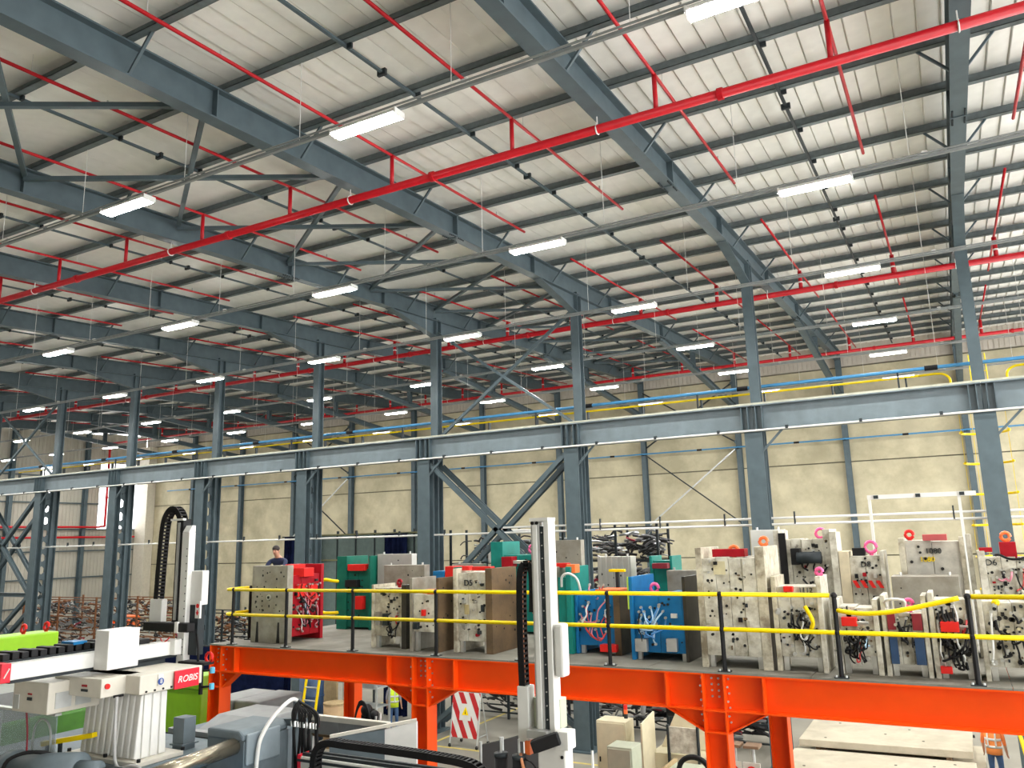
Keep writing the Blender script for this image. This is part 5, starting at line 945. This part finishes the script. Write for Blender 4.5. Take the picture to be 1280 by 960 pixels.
MB().tube([(-4.5, 8.2, 4.25), (-4.42, 8.1, 4.15), (-4.3, 8.05, 3.95), (-4.2, 8.05, 3.75)], .018, 6, 4).build('orange_hose', COPPER, r2, True); MB().tube([(-4.45, 8.2, 4.2), (-4.3, 8.12, 4.18), (-4.2, 8.1, 4.0), (-4.22, 8.1, 3.8)], .01, 6, 4).build('black_wire', BLACK, r2, True)
MB().box(-7.9, -4.4, 8.35, 8.6, 3.62, 3.86).build('traverse_beam', WHITE, r2, bevel=.012); MB().box(-7.9, -4.4, 8.33, 8.36, 3.80, 3.83).build('guide_rail', DARK, r2); MB().box(-7.85, -4.5, 8.38, 8.42, 3.86, 3.90).build('guide_rail', DARK, r2); MB().box(-7.85, -4.5, 8.50, 8.54, 3.86, 3.90).build('guide_rail', DARK, r2)
MB().box(-7.9, -7.85, 8.34, 8.6, 3.60, 3.88).build('red_end_cap', SIGNR, r2); text('lettering', 'A', .12, DARK, r2, (-7.7, 8.345, 3.70))
chain(r2, [(-7.42, 8.2, 3.62), (-7.46, 8.2, 3.85), (-7.40, 8.2, 4.04), (-7.24, 8.2, 4.12), (-6.9, 8.2, 4.12), (-6.2, 8.2, 4.12), (-5.6, 8.2, 4.11), (-5.15, 8.2, 4.08), (-4.98, 8.2, 3.98), (-4.92, 8.2, 3.8), (-4.95, 8.2, 3.6)], .14, .08, (0, 1, 0), wire=None)
for i in range(2): MB().tube([(-5.4, 8.15+.08*i, 3.95), (-5.15, 8.12+.08*i, 4.02), (-5.0, 8.12+.08*i, 3.92), (-4.93, 8.12+.08*i, 3.7)], .022, 6, 4).build('orange_cable', COPPER, r2, True)
MB().box(-8.0, -3.2, 8.05, 8.65, 0, 3.63).build('machine_base', MG, r2, bevel=.02)
MB().box(-3.95, -3.35, 8.4, 8.64, 3.55, 4.0).build('white_housing', WHITE, r2, bevel=.02); MB().cyl((-3.75, 8.44, 3.97), (-3.75, 8.44, 4.30), .014, 7).build('white_rod', WHITE, r2)
t = thing('machine_guard', (-8.1, 9.6, 0), 'pale grey sheet guard with doorway opening and top rail', 'guard')
for x0, x1, z0, z1 in ((-9.0, -8.75, 2.8, 4.0), (-8.28, -7.85, 2.8, 4.0), (-7.84, -7.42, 2.8, 4.0), (-8.74, -8.29, 3.8, 4.0)): MB().box(x0, x1, 9.58, 9.61, z0, z1).build('panel', LG, t)
MB().box(-9.05, -7.38, 9.55, 9.64, 4.0, 4.07).build('top_rail', ENA, t); MB().box(-8.78, -8.26, 9.55, 9.58, 3.78, 3.81).build('door_lintel', RUST, t)
for x in (-8.77, -8.27): MB().box(x-.015, x+.015, 9.55, 9.58, 2.8, 3.8).build('door_jamb', GALV, t)
MB().box(-8.8, -8.65, 9.53, 9.59, 3.9, 3.96).build('maroon_tag', DRED, t); MB().box(-9.0, -7.42, 9.56, 9.63, 0, 2.8).build('lower_panel', MG, t)
t = thing('machine_guard', (-7.2, 9.2, 0), 'white and dark grey guard panel running toward the orange column', 'guard')
MB().add([(-7.9, 8.95, 3.95), (-7.3, 9.4, 4.02), (-7.3, 9.4, 2.9), (-7.9, 8.95, 2.9), (-7.9, 8.98, 3.95), (-7.3, 9.43, 4.02), (-7.3, 9.43, 2.9), (-7.9, 8.98, 2.9)], [(0,1,2,3), (7,6,5,4), (0,4,5,1), (1,5,6,2), (2,6,7,3), (3,7,4,0)]).build('dark_panel', MG, t)
MB().add([(-7.3, 9.4, 4.02), (-6.95, 9.66, 4.10), (-6.95, 9.66, 2.9), (-7.3, 9.4, 2.9), (-7.3, 9.43, 4.02), (-6.95, 9.69, 4.10), (-6.95, 9.69, 2.9), (-7.3, 9.43, 2.9)], [(0,1,2,3), (7,6,5,4), (0,4,5,1), (1,5,6,2), (2,6,7,3), (3,7,4,0)]).build('white_panel', WHITE, t)
MB().obox((-7.9, 8.96, 3.97), (-6.95, 9.67, 4.12), .05, .04).build('top_rail', ENA, t); MB().box(-7.9, -6.95, 9.3, 9.4, 0, 2.9).build('skirt', MG, t)
t = thing('hose_bundle', (-8.4, 8.8, 3.6), 'bundle of black hoses with white couplings hanging beside the tie bar', 'hoses')
q = random.Random(5)
MB().obox((-9.0, 8.835, 4.1), (-8.2, 8.835, 4.16), .08, .09).build('bracket', MG, t); MB().box(-8.44, -8.38, 8.80, 8.88, 3.5, 4.44).build('mount', MG, t)
for i in range(9):
    x = -8.38+.055*i; MB().tube([(-8.40+q.uniform(-.03, .05), 8.84, 4.40+q.uniform(-.05, .03)), (x, 8.74, 4.3), (x+q.uniform(-.02, .06), 8.72, 4.05), (x+q.uniform(-.04, .08), 8.74, 3.54)], .02, 6, 4).build('hose', BLACK, t, True); MB().cyl((x+.01, 8.725, 4.11), (x, 8.73, 4.18), .028, 7).build('coupling', SILV, t)
MB().tube([(-8.40, 8.84, 4.42), (-8.38, 8.7, 4.46), (-8.39, 8.45, 4.34), (-8.41, 8.25, 4.15), (-8.43, 8.16, 3.9), (-8.43, 8.12, 3.2)], .028, 7, 5).build('white_corrugated_hose', WHITE, t, True)
t = thing('black_gripper', (-8.8, 11.0, 0), 'black pneumatic gripper column standing behind the pale guard', 'gripper')
MB().box(-9.0, -8.6, 10.85, 11.25, 0, 3.0).build('column', DARK, t, bevel=.02); MB().obox((-9.03, 11.0, 3.0), (-8.93, 11.0, 3.8), .12, .12).build('arm', BLACK, t, bevel=.02); MB().obox((-8.78, 11.0, 3.0), (-8.76, 11.0, 3.75), .16, .12).build('arm', BLACK, t, bevel=.02); MB().ball((-8.9, 10.98, 3.86), .10, 12, 8).build('joint', BLACK, t, True); MB().ball((-8.72, 10.96, 3.80), .08, 12, 8).build('joint', BLACK, t, True); MB().cyl((-8.62, 10.95, 3.2), (-8.60, 10.95, 3.85), .025, 8).build('chrome_rod', SILV, t); MB().cyl((-8.68, 10.92, 3.2), (-8.66, 10.92, 3.8), .02, 8).build('chrome_rod', SILV, t)
for i in range(3): MB().tube([(-9.0, 10.95, 3.3+.1*i), (-9.06, 10.85, 3.6), (-8.95, 10.85, 3.95+.03*i), (-8.8, 10.88, 3.9), (-8.7, 10.88, 3.6-.1*i)], .015, 6, 4).build('hose', BLACK, t, True)
t = thing('black_screen_fence', (-5.1, 9.2, 0), 'black folding screen fence with white skirt beside the slim robot', 'fence')
for i, (x, y) in enumerate(((-5.35, 8.75), (-5.22, 9.05), (-5.12, 9.4), (-5.02, 9.75))):
    if i < 3:
        x2, y2 = ((-5.22, 9.05), (-5.12, 9.4), (-5.02, 9.75))[i]; MB().obox((x, y, 3.72), (x2, y2, 3.72), .03, .85).build('panel', HOLE, t)
    MB().cyl((x, y, 0), (x, y, 4.18), .02, 7).build('post', GALV, t)
